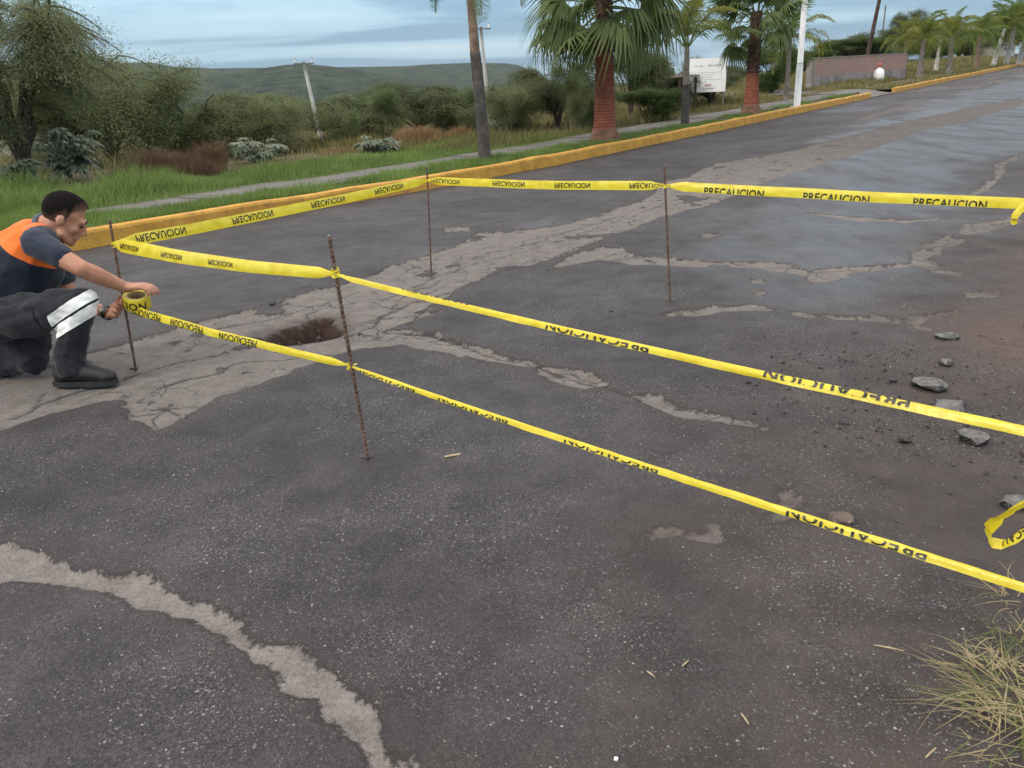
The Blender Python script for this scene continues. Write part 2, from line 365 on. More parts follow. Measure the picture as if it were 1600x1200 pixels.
def road_material():
    m, t, b = newmat('worn_asphalt')
    A = {k: getattr_node(t, k) for k in ('pale', 'crack', 'dirt', 'wet', 'soil', 'red', 'pstr')}
    geo = N(t, 'ShaderNodeNewGeometry', name='geo'); pos = geo.outputs['Position']
    dn = N(t, 'ShaderNodeTexNoise'); dn.inputs['Scale'].default_value = 90; L(t, pos, dn.inputs['Vector']); dv_ = N(t, 'ShaderNodeVectorMath', operation='MULTIPLY_ADD'); L(t, dn.outputs['Color'], dv_.inputs[0]); dv_.inputs[1].default_value = (.010, .010, .010); L(t, pos, dv_.inputs[2]); posd = dv_.outputs[0]
    def vor(scale, feat='F1', rnd=1.0):
        v = N(t, 'ShaderNodeTexVoronoi'); v.feature = feat; v.inputs['Scale'].default_value = scale; v.inputs['Randomness'].default_value = rnd
        L(t, posd, v.inputs['Vector']); return v
    v1 = vor(130); v2 = vor(260); v3 = vor(70)
    nb = noise(t, 0.55, 4); nm = noise(t, 5.0, 5); nf = noise(t, 55, 3); npatch = noise(t, 1.7, 4, 0.6)
    # bitumen between the stones
    asp = ramp(t, M(t, 'ADD', M(t, 'MULTIPLY', nb, 0.55), M(t, 'MULTIPLY', nm, 0.45)), [(0.36, (0.030, 0.027, 0.028)), (0.50, (0.049, 0.044, 0.046)), (0.66, (0.078, 0.071, 0.073))])
    gv = N(t, 'ShaderNodeSeparateColor'); L(t, v2.outputs['Color'], gv.inputs[0]); gw = N(t, 'ShaderNodeSeparateColor'); L(t, v1.outputs['Color'], gw.inputs[0])
    grit = M(t, 'ADD', 0.52, M(t, 'ADD', M(t, 'MULTIPLY', gv.outputs[2], 0.55), M(t, 'MULTIPLY', gw.outputs[2], 0.55)))
    ga = N(t, 'ShaderNodeVectorMath', operation='SCALE'); L(t, asp, ga.inputs[0]); L(t, grit, ga.inputs['Scale']); asp = ga.outputs[0]
    # stones: each cell has its own shade, a few are pale
    def stones(v, thr, spread, rad):
        sp = N(t, 'ShaderNodeSeparateColor'); L(t, v.outputs['Color'], sp.inputs[0])
        keep = M(t, 'GREATER_THAN', M(t, 'ADD', sp.outputs[0], M(t, 'MULTIPLY', M(t, 'SUBTRACT', npatch, 0.5), spread)), thr)
        disc = M(t, 'LESS_THAN', M(t, 'ADD', v.outputs['Distance'], M(t, 'MULTIPLY', M(t, 'SUBTRACT', nf, 0.5), 0.25)), rad)
        return M(t, 'MULTIPLY', keep, disc), sp.outputs[1]
    k1, c1 = stones(v1, 0.90, 1.6, 0.40); k2, c2 = stones(v2, 0.82, 1.3, 0.45); k3, c3 = stones(v3, 0.965, 0.5, 0.26)
    chip1 = ramp(t, c1, [(0, (0.07, 0.067, 0.067)), (0.7, (0.160, 0.154, 0.150)), (0.93, (0.24, 0.23, 0.222)), (1, (0.36, 0.345, 0.33))])
    chip2 = ramp(t, c2, [(0, (0.06, 0.057, 0.057)), (1, (0.20, 0.19, 0.186))])
    chip3 = ramp(t, c3, [(0, (0.08, 0.075, 0.072)), (1, (0.24, 0.225, 0.21))])
    col = mix(t, k2, asp, chip2); col = mix(t, k1, col, chip1); col = mix(t, k3, col, chip3)
    # the older, pale layer underneath
    pr = M(t, 'ADD', A['pale'], M(t, 'ADD', M(t, 'MULTIPLY', M(t, 'SUBTRACT', nf, 0.5), 0.030), M(t, 'MULTIPLY', M(t, 'SUBTRACT', noise(t, 13, 6, 0.7), 0.5), 0.13)))
    pf = N(t, 'ShaderNodeMapRange'); pf.interpolation_type = 'SMOOTHSTEP'; L(t, pr, pf.inputs[0]); pf.inputs[1].default_value = -0.009; pf.inputs[2].default_value = 0.008
    pf = pf.outputs[0]
    palec = ramp(t, M(t, 'ADD', M(t, 'MULTIPLY', noise(t, 9, 5, 0.75), 0.55), M(t, 'MULTIPLY', noise(t, 75, 3, 0.7), 0.45)), [(0.36, (0.125, 0.110, 0.099)), (0.5, (0.200, 0.178, 0.162)), (0.66, (0.280, 0.252, 0.232))])
    palec = mix(t, M(t, 'MULTIPLY', k2, 0.5), palec, (0.30, 0.28, 0.26))
    ve = N(t, 'ShaderNodeTexVoronoi'); ve.feature = 'DISTANCE_TO_EDGE'; ve.inputs['Scale'].default_value = 4.2; wq = N(t, 'ShaderNodeVectorMath', operation='MULTIPLY_ADD'); dn2 = N(t, 'ShaderNodeTexNoise'); dn2.inputs['Scale'].default_value = 5; dn2.inputs['Detail'].default_value = 5; L(t, pos, dn2.inputs['Vector']); L(t, dn2.outputs['Color'], wq.inputs[0]); wq.inputs[1].default_value = (.25, .25, .25); L(t, pos, wq.inputs[2]); L(t, wq.outputs[0], ve.inputs['Vector'])
    net = M(t, 'MULTIPLY', M(t, 'LESS_THAN', ve.outputs['Distance'], 0.028), M(t, 'GREATER_THAN', noise(t, 1.1, 4), 0.50))
    palec = mix(t, M(t, 'MULTIPLY', net, M(t, 'MULTIPLY', M(t, 'MULTIPLY', M(t, 'SUBTRACT', 1.0, A['pstr']), 5.0, True), ramp(t, noise(t, 2.5, 3), [(.36, .30), (.56, 1.0)]))), palec, (0.050, 0.042, 0.037))
    dustf = M(t, 'MULTIPLY', ramp(t, A['pale'], [(0.0, 0.0), (1.0, 1.0)]), 1.0)
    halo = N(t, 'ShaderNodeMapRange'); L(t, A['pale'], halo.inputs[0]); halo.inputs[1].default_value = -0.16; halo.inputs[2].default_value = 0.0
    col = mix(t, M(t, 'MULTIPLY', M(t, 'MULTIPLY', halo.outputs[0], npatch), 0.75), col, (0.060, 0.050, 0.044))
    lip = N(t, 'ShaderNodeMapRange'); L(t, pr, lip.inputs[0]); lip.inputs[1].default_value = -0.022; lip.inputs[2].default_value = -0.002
    col = mix(t, M(t, 'MULTIPLY', lip.outputs[0], 0.75), col, (0.018, 0.016, 0.016))  # dark rim: bare bitumen edge, with the step's shadow painted into the colour
    col = mix(t, M(t, 'MULTIPLY', pf, M(t, 'MULTIPLY', A['pstr'], 0.95)), col, palec)
    # silt
    df = M(t, 'MULTIPLY', A['dirt'], ramp(t, noise(t, 14, 5, 0.65), [(0.3, 0.35), (0.62, 1.0)]))
    dirtc = ramp(t, noise(t, 4, 5), [(0.35, (0.040, 0.032, 0.029)), (0.7, (0.092, 0.071, 0.061))])
    dirtc = mix(t, A['red'], dirtc, (0.135, 0.085, 0.066))
    col = mix(t, M(t, 'MULTIPLY', df, M(t, 'SUBTRACT', 1.0, M(t, 'MAXIMUM', M(t, 'MULTIPLY', k1, 0.85), M(t, 'MULTIPLY', k2, 0.6)))), col, dirtc)
    # cracks
    ck = N(t, 'ShaderNodeMapRange'); L(t, M(t, 'ADD', A['crack'], M(t, 'MULTIPLY', M(t, 'SUBTRACT', nf, 0.5), 0.016)), ck.inputs[0]); ck.inputs[1].default_value = 0.005; ck.inputs[2].default_value = 0.017; ck.inputs[3].default_value = 1; ck.inputs[4].default_value = 0
    col = mix(t, M(t, 'MULTIPLY', ck.outputs[0], 0.8), col, (0.030, 0.025, 0.023))
    # earth in the holes
    earth = ramp(t, noise(t, 22, 6, 0.7), [(0.3, (0.024, 0.015, 0.012)), (0.55, (0.055, 0.034, 0.026)), (0.75, (0.105, 0.075, 0.060))])
    col = mix(t, A['soil'], col, earth)
    mpw = N(t, 'ShaderNodeMapping'); mpw.inputs['Rotation'].default_value = (0, 0, AZ); mpw.inputs['Scale'].default_value = (2.2, .55, 1); L(t, pos, mpw.inputs[0])
    wetf = M(t, 'MULTIPLY', M(t, 'MULTIPLY', A['wet'], M(t, 'SUBTRACT', 1.0, pf)), ramp(t, noise(t, 1.0, 6, .65, vec=mpw.outputs[0]), [(.38, 0.35), (.58, 1.0)]))
    col = mix(t, M(t, 'MULTIPLY', wetf, 0.35), col, mix(t, 1.0, col, (0.55, 0.55, 0.58), 'MULTIPLY'))
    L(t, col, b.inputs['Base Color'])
    rg = mix(t, wetf, (0.68, 0.68, 0.68), (0.33, 0.33, 0.33)); rg = mix(t, pf, rg, (0.85, 0.85, 0.85)); rg = mix(t, A['dirt'], rg, (0.8, 0.8, 0.8))
    rg = mix(t, A['soil'], rg, (0.95, 0.95, 0.95))
    L(t, rg, b.inputs['Roughness']); L(t, mix(t, wetf, (.28, .28, .28), (.55, .55, .55)), b.inputs['Specular IOR Level'])
    hgt = M(t, 'ADD', M(t, 'MULTIPLY', M(t, 'SUBTRACT', 1.0, v1.outputs['Distance']), 0.6), M(t, 'ADD', M(t, 'MULTIPLY', M(t, 'SUBTRACT', 1.0, v2.outputs['Distance']), 0.4), M(t, 'MULTIPLY', nm, 1.2)))
    hgt = M(t, 'MULTIPLY', hgt, M(t, 'SUBTRACT', 1.0, M(t, 'MULTIPLY', A['wet'], 0.4)))
    bump(t, b, hgt, 0.9, 0.006)
    return m
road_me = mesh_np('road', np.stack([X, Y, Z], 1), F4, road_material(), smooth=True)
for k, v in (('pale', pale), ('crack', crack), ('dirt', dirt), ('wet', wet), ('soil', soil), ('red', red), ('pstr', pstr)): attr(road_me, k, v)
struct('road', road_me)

# ------------------------------------------------------------------ ground to the horizon
rr = np.concatenate([np.linspace(0, 40, 90), 40*np.exp(np.linspace(0.02, math.log(9000/40), 120))])
aa = np.linspace(0, 2*math.pi, 241)
RR, AA = np.meshgrid(rr, aa, indexing='ij'); gx = (RR*np.sin(AA)).ravel(); gy = (RR*np.cos(AA)).ravel()
gz_ = hterr(gx, gy); gs, gt = st(gx, gy)
gz_ = gz_ - 0.9*sstep(gt, -12.5, -11.5)*(1-sstep(gt, 2.2, 3.2))
gi = np.arange(len(rr)-1)[:, None]*241 + np.arange(240)[None, :]
gf = np.stack([gi, gi+1, gi+242, gi+241], -1).reshape(-1, 4)[:, ::-1]
m_ground, t, b = newmat('scrub_ground')
c = ramp(t, noise(t, 0.35, 6), [(0.35, (0.055, 0.060, 0.028)), (0.5, (0.095, 0.080, 0.050)), (0.65, (0.135, 0.105, 0.075))])
c = mix(t, ramp(t, noise(t, 0.012, 6, 0.7), [(0.4, 0.0), (0.6, 1.0)]), c, (0.045, 0.065, 0.030))
L(t, c, b.inputs['Base Color']); b.inputs['Roughness'].default_value = 0.95; bump(t, b, noise(t, 6, 5), 0.6, 0.05)
struct('ground', mesh_np('ground', np.stack([gx, gy, gz_], 1), gf, m_ground, smooth=True))

# verge and footpath beside the kerb
def strip(name, s0, s1, ds, t0, t1, dt, zf, mat, smooth=True):
    a = np.arange(s0, s1+ds*.5, ds); c_ = np.linspace(t0, t1, max(2, int((t1-t0)/dt)+1))
    A_, B_ = np.meshgrid(a, c_, indexing='ij'); A_ = A_.ravel(); B_ = B_.ravel()
    x = P0[0]+A_*Dr[0]+B_*Nr[0]; y = P0[1]+A_*Dr[1]+B_*Nr[1]
    n = len(c_); i = np.arange(len(a)-1)[:, None]*n+np.arange(n-1)[None, :]
    f = np.stack([i, i+1, i+n+1, i+n], -1).reshape(-1, 4)
    return mesh_np(name, np.stack([x, y, zf(x, y, A_, B_)], 1), f, mat, smooth)
m_soil = simple('verge_soil', (0.035, 0.040, 0.018), (0.085, 0.070, 0.045), 3.0, 0.95, 0.6, bscale=30)
struct('verge', strip('verge', -16, 25.6, 0.25, 0.16, 3.4, 0.12, lambda x, y, s, t: hterr(x, y)-0.01+0.03*fbm(x*2, y*2, 3)-0.05*sstep(t, 0.7, 0.85)*(1-sstep(t, 2.1, 2.25))-0.5*sstep(t, 3.2, 3.4), m_soil))
struct('verge', strip('verge', 29.6, 130, 0.25, 0.16, 3.4, 0.12, lambda x, y, s, t: hterr(x, y)-0.01+0.03*fbm(x*2, y*2, 3)-0.05*sstep(t, 0.7, 0.85)*(1-sstep(t, 2.1, 2.25))-0.5*sstep(t, 3.2, 3.4), m_soil))
m_conc, t, b = newmat('footpath_concrete')
c = ramp(t, noise(t, 2.2, 6, 0.65), [(0.3, (0.085, 0.080, 0.070)), (0.5, (0.135, 0.127, 0.112)), (0.7, (0.185, 0.172, 0.152))])
c = mix(t, ramp(t, noise(t, 0.8, 5, 0.7), [(0.48, 0.0), (0.68, 0.7)]), c, (0.075, 0.065, 0.045))
L(t, c, b.inputs['Base Color']); b.inputs['Roughness'].default_value = 0.85; bump(t, b, noise(t, 60, 4), 0.35, 0.004)
# slabs cast in lengths of 2 m
SW0, SW1 = 0.82, 2.08
pave = thing('footpath', '', 'footpath'); del pave['label']; del pave['category']; pave['kind'] = 'structure'
k = 0; s_ = -5.0
while s_ < 70:
    ln = 2.0
    if not (25.6 < s_ < 29.5):
        mb = MB(); e = 0.006
        vv = []
        zof = 0.012*random.uniform(-1, 1)
        for zt in (-0.12, 0.025+zof):
            for (a, c_) in ((s_+e, SW0+random.uniform(-.03, .03)), (s_+ln-e, SW0+random.uniform(-.03, .03)), (s_+ln-e, SW1+random.uniform(-.03, .03)), (s_+e, SW1+random.uniform(-.03, .03))):
                vv.append((P0[0]+a*Dr[0]+c_*Nr[0], P0[1]+a*Dr[1]+c_*Nr[1], float(zroad(a))+0.17+zt))
        mb.add(vv, f4=[(3, 2, 1, 0), (4, 5, 6, 7), (0, 1, 5, 4), (1, 2, 6, 5), (2, 3, 7, 6), (3, 0, 4, 7)])
        mb.obj('slab', m_conc, pave)
    s_ += ln
# kerb painted traffic yellow
m_kerb, t, b = newmat('yellow_kerb_paint')
c = ramp(t, noise(t, 3.5, 6, 0.7), [(0.30, (0.40, 0.205, 0.035)), (0.5, (0.56, 0.29, 0.040)), (0.7, (0.64, 0.36, 0.07))])
c = mix(t, ramp(t, noise(t, 11, 6, 0.75), [(0.56, 0.0), (0.68, 0.8)]), c, (0.17, 0.12, 0.075))
L(t, c, b.inputs['Base Color']); b.inputs['Roughness'].default_value = 0.7; bump(t, b, noise(t, 25, 5), 0.4, 0.01)
def kerb(s0, s1):
    prof = [(0.0, -0.25), (0.0, 0.165), (0.012, 0.19), (0.03, 0.20), (0.13, 0.20), (0.15, 0.185), (0.15, -0.25)]
    a = np.arange(s0, s1+0.01, 0.2); n = len(prof); vv = []
    for s in a:
        j = float(fbm(s*0.8, 3.0, 3))*0.02; jz = float(fbm(s*1.3, 8.0, 3))*0.018
        seg = 1 if (s % 1.0) > 0.1 else 0
        for q, (tt, z) in enumerate(prof):
            o = (0.008*vnoise(s*9, q*3.1))
            t_ = tt + j + float(o); vv.append((P0[0]+s*Dr[0]+t_*Nr[0], P0[1]+s*Dr[1]+t_*Nr[1], float(zroad(s))+z+(jz if z > 0 else 0)))
    i = np.arange(len(a)-1)[:, None]*n+np.arange(n-1)[None, :]
    f = np.stack([i, i+1, i+n+1, i+n], -1).reshape(-1, 4)[:, ::-1]
    caps = [np.array([[0, 1, 2], [0, 2, 3], [0, 3, 4], [0, 4, 5], [0, 5, 6]])+k_ for k_ in (0, (len(a)-1)*n)]
    return struct('kerb', mesh_np('kerb', vv, [f, np.vstack(caps)], m_kerb))
kerb(-16, 25.6); kerb(29.6, 130)
# driveway apron in the gap
struct('driveway', strip('driveway', 25.6, 29.6, 0.2, -0.02, 9.0, 0.15, lambda x, y, s, t: np.maximum(hterr(x, y)-0.0+0.03, zroad(s)+0.02)*0+zroad(s)+0.02+0.19*sstep(t, 0.0, 1.6)+0.05*sstep(t, 2, 4)+0.5*sstep(s, 26, 40)*sstep(t, 1.5, 6), m_conc))
# bare shoulder on the right of the road
m_sh, t, b = newmat('shoulder_dirt')
c = ramp(t, noise(t, 3.0, 6, 0.65), [(0.3, (0.060, 0.045, 0.038)), (0.5, (0.105, 0.080, 0.066)), (0.7, (0.165, 0.125, 0.10))])
v = N(t, 'ShaderNodeTexVoronoi'); v.inputs['Scale'].default_value = 80; L(t, t.nodes['geo'].outputs['Position'], v.inputs['Vector'])
spc = N(t, 'ShaderNodeSeparateColor'); L(t, v.outputs['Color'], spc.inputs[0])
c = mix(t, M(t, 'MULTIPLY', M(t, 'GREATER_THAN', spc.outputs[0], 0.86), M(t, 'LESS_THAN', v.outputs['Distance'], 0.4)), c, (0.26, 0.235, 0.21))
L(t, c, b.inputs['Base Color']); b.inputs['Roughness'].default_value = 0.9
bump(t, b, M(t, 'ADD', noise(t, 30, 5), M(t, 'MULTIPLY', v.outputs['Distance'], -0.6)), 0.7, 0.01)
struct('shoulder', strip('shoulder', -13, -1, 0.04, -13.5, -ROADW+0.35, 0.04, lambda x, y, s, t: zroad(s)-0.035+0.06*sstep(-t+0.35*fbm(x*1.5, y*1.5, 3), ROADW-0.1, ROADW+0.55)+0.02*fbm(x*5, y*5, 3)+0.05*sstep(-t, ROADW+.5, ROADW+3)*(1+2*fbm(x, y, 2)), m_sh))
struct('shoulder', strip('shoulder', -1, 120, 0.3, -13.5, -ROADW+0.35, 0.1, lambda x, y, s, t: zroad(s)-0.035+0.06*sstep(-t+0.35*fbm(x*1.5, y*1.5, 3), ROADW-0.1, ROADW+0.55)+0.02*fbm(x*5, y*5, 3)+0.05*sstep(-t, ROADW+.5, ROADW+3)*(1+2*fbm(x, y, 2)), m_sh))

# ------------------------------------------------------------------ hills across the valley
def az_of(px, py=120):
    d = ray(px, py); return math.atan2(d[0], d[1]), d[2]/math.hypot(d[0], d[1])
def hill(name, prof, r_top, r_foot, depth, base, mat, seed):
    pts = [az_of(*p) for p in prof]; az = np.array([p[0] for p in pts]); el = np.array([p[1] for p in pts])
    a = np.linspace(az[0], az[-1], 300); e = np.interp(a, az, el)
    u = np.concatenate([np.linspace(0, 1, 70), np.linspace(1.03, 1.6, 14)])
    A_, U_ = np.meshgrid(a, u, indexing='ij'); E_ = np.repeat(e[:, None], len(u), 1)
    r = r_foot+(r_top-r_foot)*np.minimum(U_, 1)+depth*np.maximum(U_-1, 0)
    ztop = CAM_H+E_*r_top
    x = r*np.sin(A_); y = r*np.cos(A_)
    gul = np.abs(fbm(A_*26+seed, U_*1.2, 4))*0.28
    sh = np.where(U_ <= 1, np.minimum(U_, 1)**1.35*(1-gul*np.sin(np.pi*np.minimum(U_, 1))), 1-0.6*np.maximum(U_-1, 0)**1.2)
    z = base+(ztop-base)*sh + 2.5*fbm(A_*300, U_*60, 3)*np.sin(np.pi*np.clip(U_, 0, 1))
    n = len(u); i = np.arange(len(a)-1)[:, None]*n+np.arange(n-1)[None, :]
    f = np.stack([i, i+n, i+n+1, i+1], -1).reshape(-1, 4)[:, ::-1]
    me = mesh_np(name, np.stack([x.ravel(), y.ravel(), z.ravel()], 1), f, mat, True)
    return struct(name, me)
m_hill, t, b = newmat('wooded_hillside')
c = ramp(t, noise(t, 0.02, 8, 0.68), [(0.36, (0.008, 0.016, 0.010)), (0.5, (0.026, 0.041, 0.024)), (0.64, (0.060, 0.075, 0.044))])
c = mix(t, ramp(t, noise(t, 0.0032, 5, 0.6), [(0.58, 0.0), (0.74, 0.4)]), c, (0.11, 0.11, 0.07))
L(t, c, b.inputs['Base Color']); b.inputs['Roughness'].default_value = 1.0; b.inputs['Specular IOR Level'].default_value = 0.1; bump(t, b, noise(t, 0.05, 6), 0.9, 12)
hill('hills', [(-700, 130), (-300, 112), (0, 104), (130, 99), (230, 97), (270, 104), (330, 107), (400, 106), (520, 105), (600, 104), (640, 103), (660, 101), (740, 98), (790, 99), (812, 102), (832, 113), (860, 128), (900, 140), (1000, 150), (1200, 150), (1700, 140)], 4200, 2000, 1500, -34, m_hill, 3.0)
hill('hills', [(60, 175), (200, 152), (290, 133), (340, 119), (400, 108), (450, 101), (480, 100), (520, 104), (560, 110), (620, 119), (680, 131), (740, 146), (830, 165)], 2900, 1500, 900, -32, m_hill, 9.0)
# ------------------------------------------------------------------ vegetation
def rand_unit(n, rng):
    v = rng.normal(size=(n, 3)); return v/np.linalg.norm(v, axis=1)[:, None]
def leaf_tris(pos, direc, length, width, rng):
    """one narrow kite (two triangles) per leaf"""
    n = len(pos); direc = direc/(np.linalg.norm(direc, axis=1)[:, None]+1e-9)
    side = np.cross(direc, rand_unit(n, rng)); side /= np.linalg.norm(side, axis=1)[:, None]+1e-9
    L_ = (length*rng.uniform(0.6, 1.3, n))[:, None]; W_ = (width*rng.uniform(0.7, 1.3, n))[:, None]
    a = pos; b_ = pos+direc*L_*0.5+side*W_*0.5; c_ = pos+direc*L_; d_ = pos+direc*L_*0.5-side*W_*0.5
    v = np.stack([a, b_, c_, d_], 1).reshape(-1, 3); i = np.arange(n)[:, None]*4
    return v, np.concatenate([i, i+1, i+2, i+3], 1)
def woody(seed, height, width, stems=5, twigs=160, leaves=120, llen=0.06, lwid=0.018, droop=0.3, low=0.1, r0=0.05, lobes=9, airy=0.14, ecc=1.0, trunk_h=0.0):
    """a shrub or small tree: curved stems, twigs reaching into a lobed crown, leaves along the twigs"""
    rng = np.random.default_rng(seed); rw = width/2
    wood = MB(); nodes = []
    for k in range(stems):
        az = 2*math.pi*(k+rng.uniform(-.3, .3))/stems; rad = rw*rng.uniform(0.25, 0.75); hh = height*rng.uniform(0.6, 0.95)
        u = np.linspace(0, 1, 9); wig = rng.normal(0, 0.04*height, (9, 3))*u[:, None]*np.array([1, 1, 0.4])
        th0 = trunk_h
        p = np.stack([math.cos(az)*rad*u**1.5, math.sin(az)*rad*u**1.5*ecc, th0*np.minimum(u*4, 1)*0.6+hh*(u**0.85)*(1-0*th0)], 1)+wig
        wood.tube(p, r0*(1-0.85*u)*rng.uniform(.7, 1.1)+0.004, 6); nodes.append(p[2:])
    nodes = np.vstack(nodes)
    lc = []
    for k in range(lobes):
        az = rng.uniform(0, 2*math.pi); rr_ = rw*math.sqrt(rng.uniform(0.05, 0.6)); zc = height*rng.uniform(low+0.18, 0.82)
        lc.append((math.cos(az)*rr_, math.sin(az)*rr_*ecc, zc, rw*rng.uniform(0.28, 0.5)))
    lc = np.array(lc); lv = []; lf = []; off = 0
    pick = rng.integers(0, lobes, twigs); dirs = rand_unit(twigs, rng); dirs[:, 2] = dirs[:, 2]*0.75+0.12
    ends = lc[pick, :3]+dirs*lc[pick, 3:4]*rng.uniform(0.55, 1.05, (twigs, 1)); ends[:, 2] = np.clip(ends[:, 2], height*low, height*1.03)
    allp = []; alld = []
    for e in ends:
        dd = np.linalg.norm((nodes-e)*np.array([1, 1, 1.3]), axis=1)+np.where(nodes[:, 2] > e[2]+0.1*height, 9, 0); a = nodes[np.argmin(dd)]
        u = np.linspace(0, 1, 6)[:, None]; mid = (a+e)/2+np.array([0, 0, 0.18*np.linalg.norm(e-a)])
        p = (1-u)**2*a+2*u*(1-u)*mid+u**2*e; p[:, 2] -= droop*0.25*np.linalg.norm(e-a)*(u[:, 0]**2)
        wood.tube(p, 0.004+0.010*height/3*(1-u[:, 0]*0.8), 4, cap=False)
        n = int(leaves*rng.uniform(0.5, 1.4)); q = rng.uniform(0.25, 1.08, n)
        base = np.stack([np.interp(q, np.linspace(0, 1, 6), p[:, j]) for j in range(3)], 1)
        allp.append(base+rng.normal(0, airy*0.9, (n, 3))*np.array([1, 1, 0.8]))
        d = rand_unit(n, rng)+0.6*(e-a)/(np.linalg.norm(e-a)+1e-6); d[:, 2] -= droop; alld.append(d)
    v, f = leaf_tris(np.vstack(allp), np.vstack(alld), llen, lwid, rng)
    return wood, v, f
m_bark = simple('grey_brown_bark', (0.045, 0.036, 0.028), (0.11, 0.092, 0.075), 9, 0.95, 0.7, bscale=30)
m_mesq = leafmat('mesquite_leaf', (0.130, 0.160, 0.068), (0.280, 0.310, 0.160), transl=0.35)
m_scrub = leafmat('scrub_leaf', (0.100, 0.135, 0.055), (0.240, 0.280, 0.135), transl=0.3)
m_dark = leafmat('dark_scrub_leaf', (0.070, 0.092, 0.042), (0.165, 0.190, 0.095), transl=0.25)
m_hedge = leafmat('hedge_leaf', (0.050, 0.080, 0.028), (0.130, 0.180, 0.060), transl=0.3)
def tree(name, label, cat, base, meshes, scale=(1, 1, 1), rz=0.0, group=None):
    o = thing(name, label, cat, base, rz, group); o.scale = scale
    mkobj('trunk', meshes[0], o); mkobj('crown', meshes[1], o); return o
def wmesh(args, mat):
    wd, v, f = woody(**args); return wd.mesh('trunk', m_bark), mesh_np('crown', v, f, mat)
# the big feathery mesquite at the left
bigm = wmesh(dict(seed=3, height=4.1, width=5.0, stems=7, twigs=600, leaves=290, llen=0.046, lwid=0.011, droop=0.5, low=0.16, r0=0.10, lobes=14, airy=0.12), m_mesq)
b0 = gp(50, 293); b0[2] -= 0.1
tree('mesquite_tree', 'tall feathery olive mesquite tree with many thin dark branches behind the footpath', 'tree', b0, bigm, (1, 1, 1), 0.5)
shA = wmesh(dict(seed=21, height=2.0, width=3.2, stems=7, twigs=330, leaves=270, llen=0.044, lwid=0.015, droop=0.4, low=0.03, lobes=10, airy=0.12), m_scrub)
shB = wmesh(dict(seed=22, height=2.0, width=3.0, stems=8, twigs=330, leaves=270, llen=0.044, lwid=0.015, droop=0.2, low=0.03, lobes=8, airy=0.11), m_dark)
shC = wmesh(dict(seed=23, height=2.0, width=3.6, stems=6, twigs=330, leaves=270, llen=0.044, lwid=0.015, droop=0.6, low=0.03, lobes=12, airy=0.13), m_mesq)
shD = wmesh(dict(seed=24, height=2.0, width=2.4, stems=6, twigs=330, leaves=270, llen=0.044, lwid=0.020, droop=0.2, low=0.03, lobes=9, airy=0.10), m_hedge)
DIM = {id(shA): (2.0, 3.2), id(shB): (2.0, 3.0), id(shC): (2.0, 3.6), id(shD): (2.0, 2.4)}
def bush(px, py, top, wpx, ms, label, group=None, rz=0.0, name='shrub', cat='shrub', dist=None, tt=None):
    wpx = wpx*1.2; top = top-0.08*max(0, py-top)
    b_ = gp(px, py)
    if tt is not None:
        d = ray(px, 120); h2 = math.hypot(d[0], d[1]); dist = (tt-(-(P0@Nr)))/((d[0]*Nr[0]+d[1]*Nr[1])/h2)
    if dist is not None:
        d = ray(px, 160); k_ = dist/math.hypot(d[0], d[1]); b_ = Vector((d[0]*k_, d[1]*k_, 0)); b_.z = float(H(b_.x, b_.y))
    h_ = max(0.4, hz(px, top, b_)); wm = wpx/ppm(b_); hh, ww = DIM[id(ms)]
    b_.z -= 0.05
    return tree(name, label, cat, b_, ms, (wm/ww, wm/ww, h_/hh), rz, group)
G1 = 'scrub bushes between the verge and the valley'
bush(175, 262, 92, 290, shC, 'wide drooping olive shrub beside the tall mesquite tree', G1, 0.3)
bush(300, 250, 142, 210, shA, 'olive thicket behind the rust brown dry grass', G1, 1.2)
bush(415, 238, 150, 190, shC, 'low olive shrub to the left of the leaning concrete pole', G1, 2.0)
bush(560, 226, 140, 150, shA, 'olive shrub just right of the leaning concrete pole', G1, 3.1)
bush(655, 214, 130, 190, shB, 'dark round bush behind the straw coloured grass mound', G1, 0.2)
bush(720, 214, 134, 120, shA, 'olive bush behind the slender palm trunk', G1, 4.0)
bush(800, 212, 128, 120, shC, 'drooping shrub between slender palm and thick red palm', G1, 5.1)
bush(872, 203, 98, 135, shB, 'tall dark bush touching the left of the thick red palm', G1, 2.2)
bush(915, 203, 118, 90, shA, 'bushy shrub directly behind the thick red palm trunk', G1, 0.9)
bush(1018, 190, 138, 100, shD, 'dense rounded green bush under the drooping queen palm', G1, 1.9)
bush(985, 183, 62, 120, shB, 'tall dark thicket between thick red palm and white sign', G1, 0.4)
bush(1110, 165, 105, 130, shB, 'dark bush right behind the white sign', G1, 3.0)
bush(1062, 172, 90, 80, shA, 'tall olive bush behind the grey queen palm trunk', G1, 3.7)
bush(235, 240, 128, 130, shB, 'dark thicket behind the wide drooping olive shrub', G1, 3.7)
bush(485, 208, 158, 140, shB, 'far low dark bush behind the leaning concrete pole', G1, 0.7, dist=34)
bush(640, 200, 150, 220, shA, 'far olive bush behind the dark round bush', G1, 0.7, dist=40)
bush(350, 200, 150, 240, shA, 'far olive bush at the foot of the valley hills', G1, 2.7, dist=42)
G2 = 'trees and hedges up the slope by the brick wall'
bush(1205, 150, 75, 90, shD, 'green bush between the second red palm and the white lamp post', G2, 0.4)
bush(1262, 145, 82, 80, shD, 'green bush right of the white lamp post at the wall end', G2, 1.4, tt=9)
bush(1318, 110, 62, 110, shD, 'mid green hedge rising above the pink brick wall', G2, 2.4, tt=14)
bush(1385, 105, 48, 130, shB, 'dark hedge behind the wall near the leaning timber pole', G2, 0.3, tt=13)
bush(1408, 105, 20, 60, shB, 'tall dark tree crown poking above the hedge', G2, 0.8, 'tree', 'tree', tt=15)
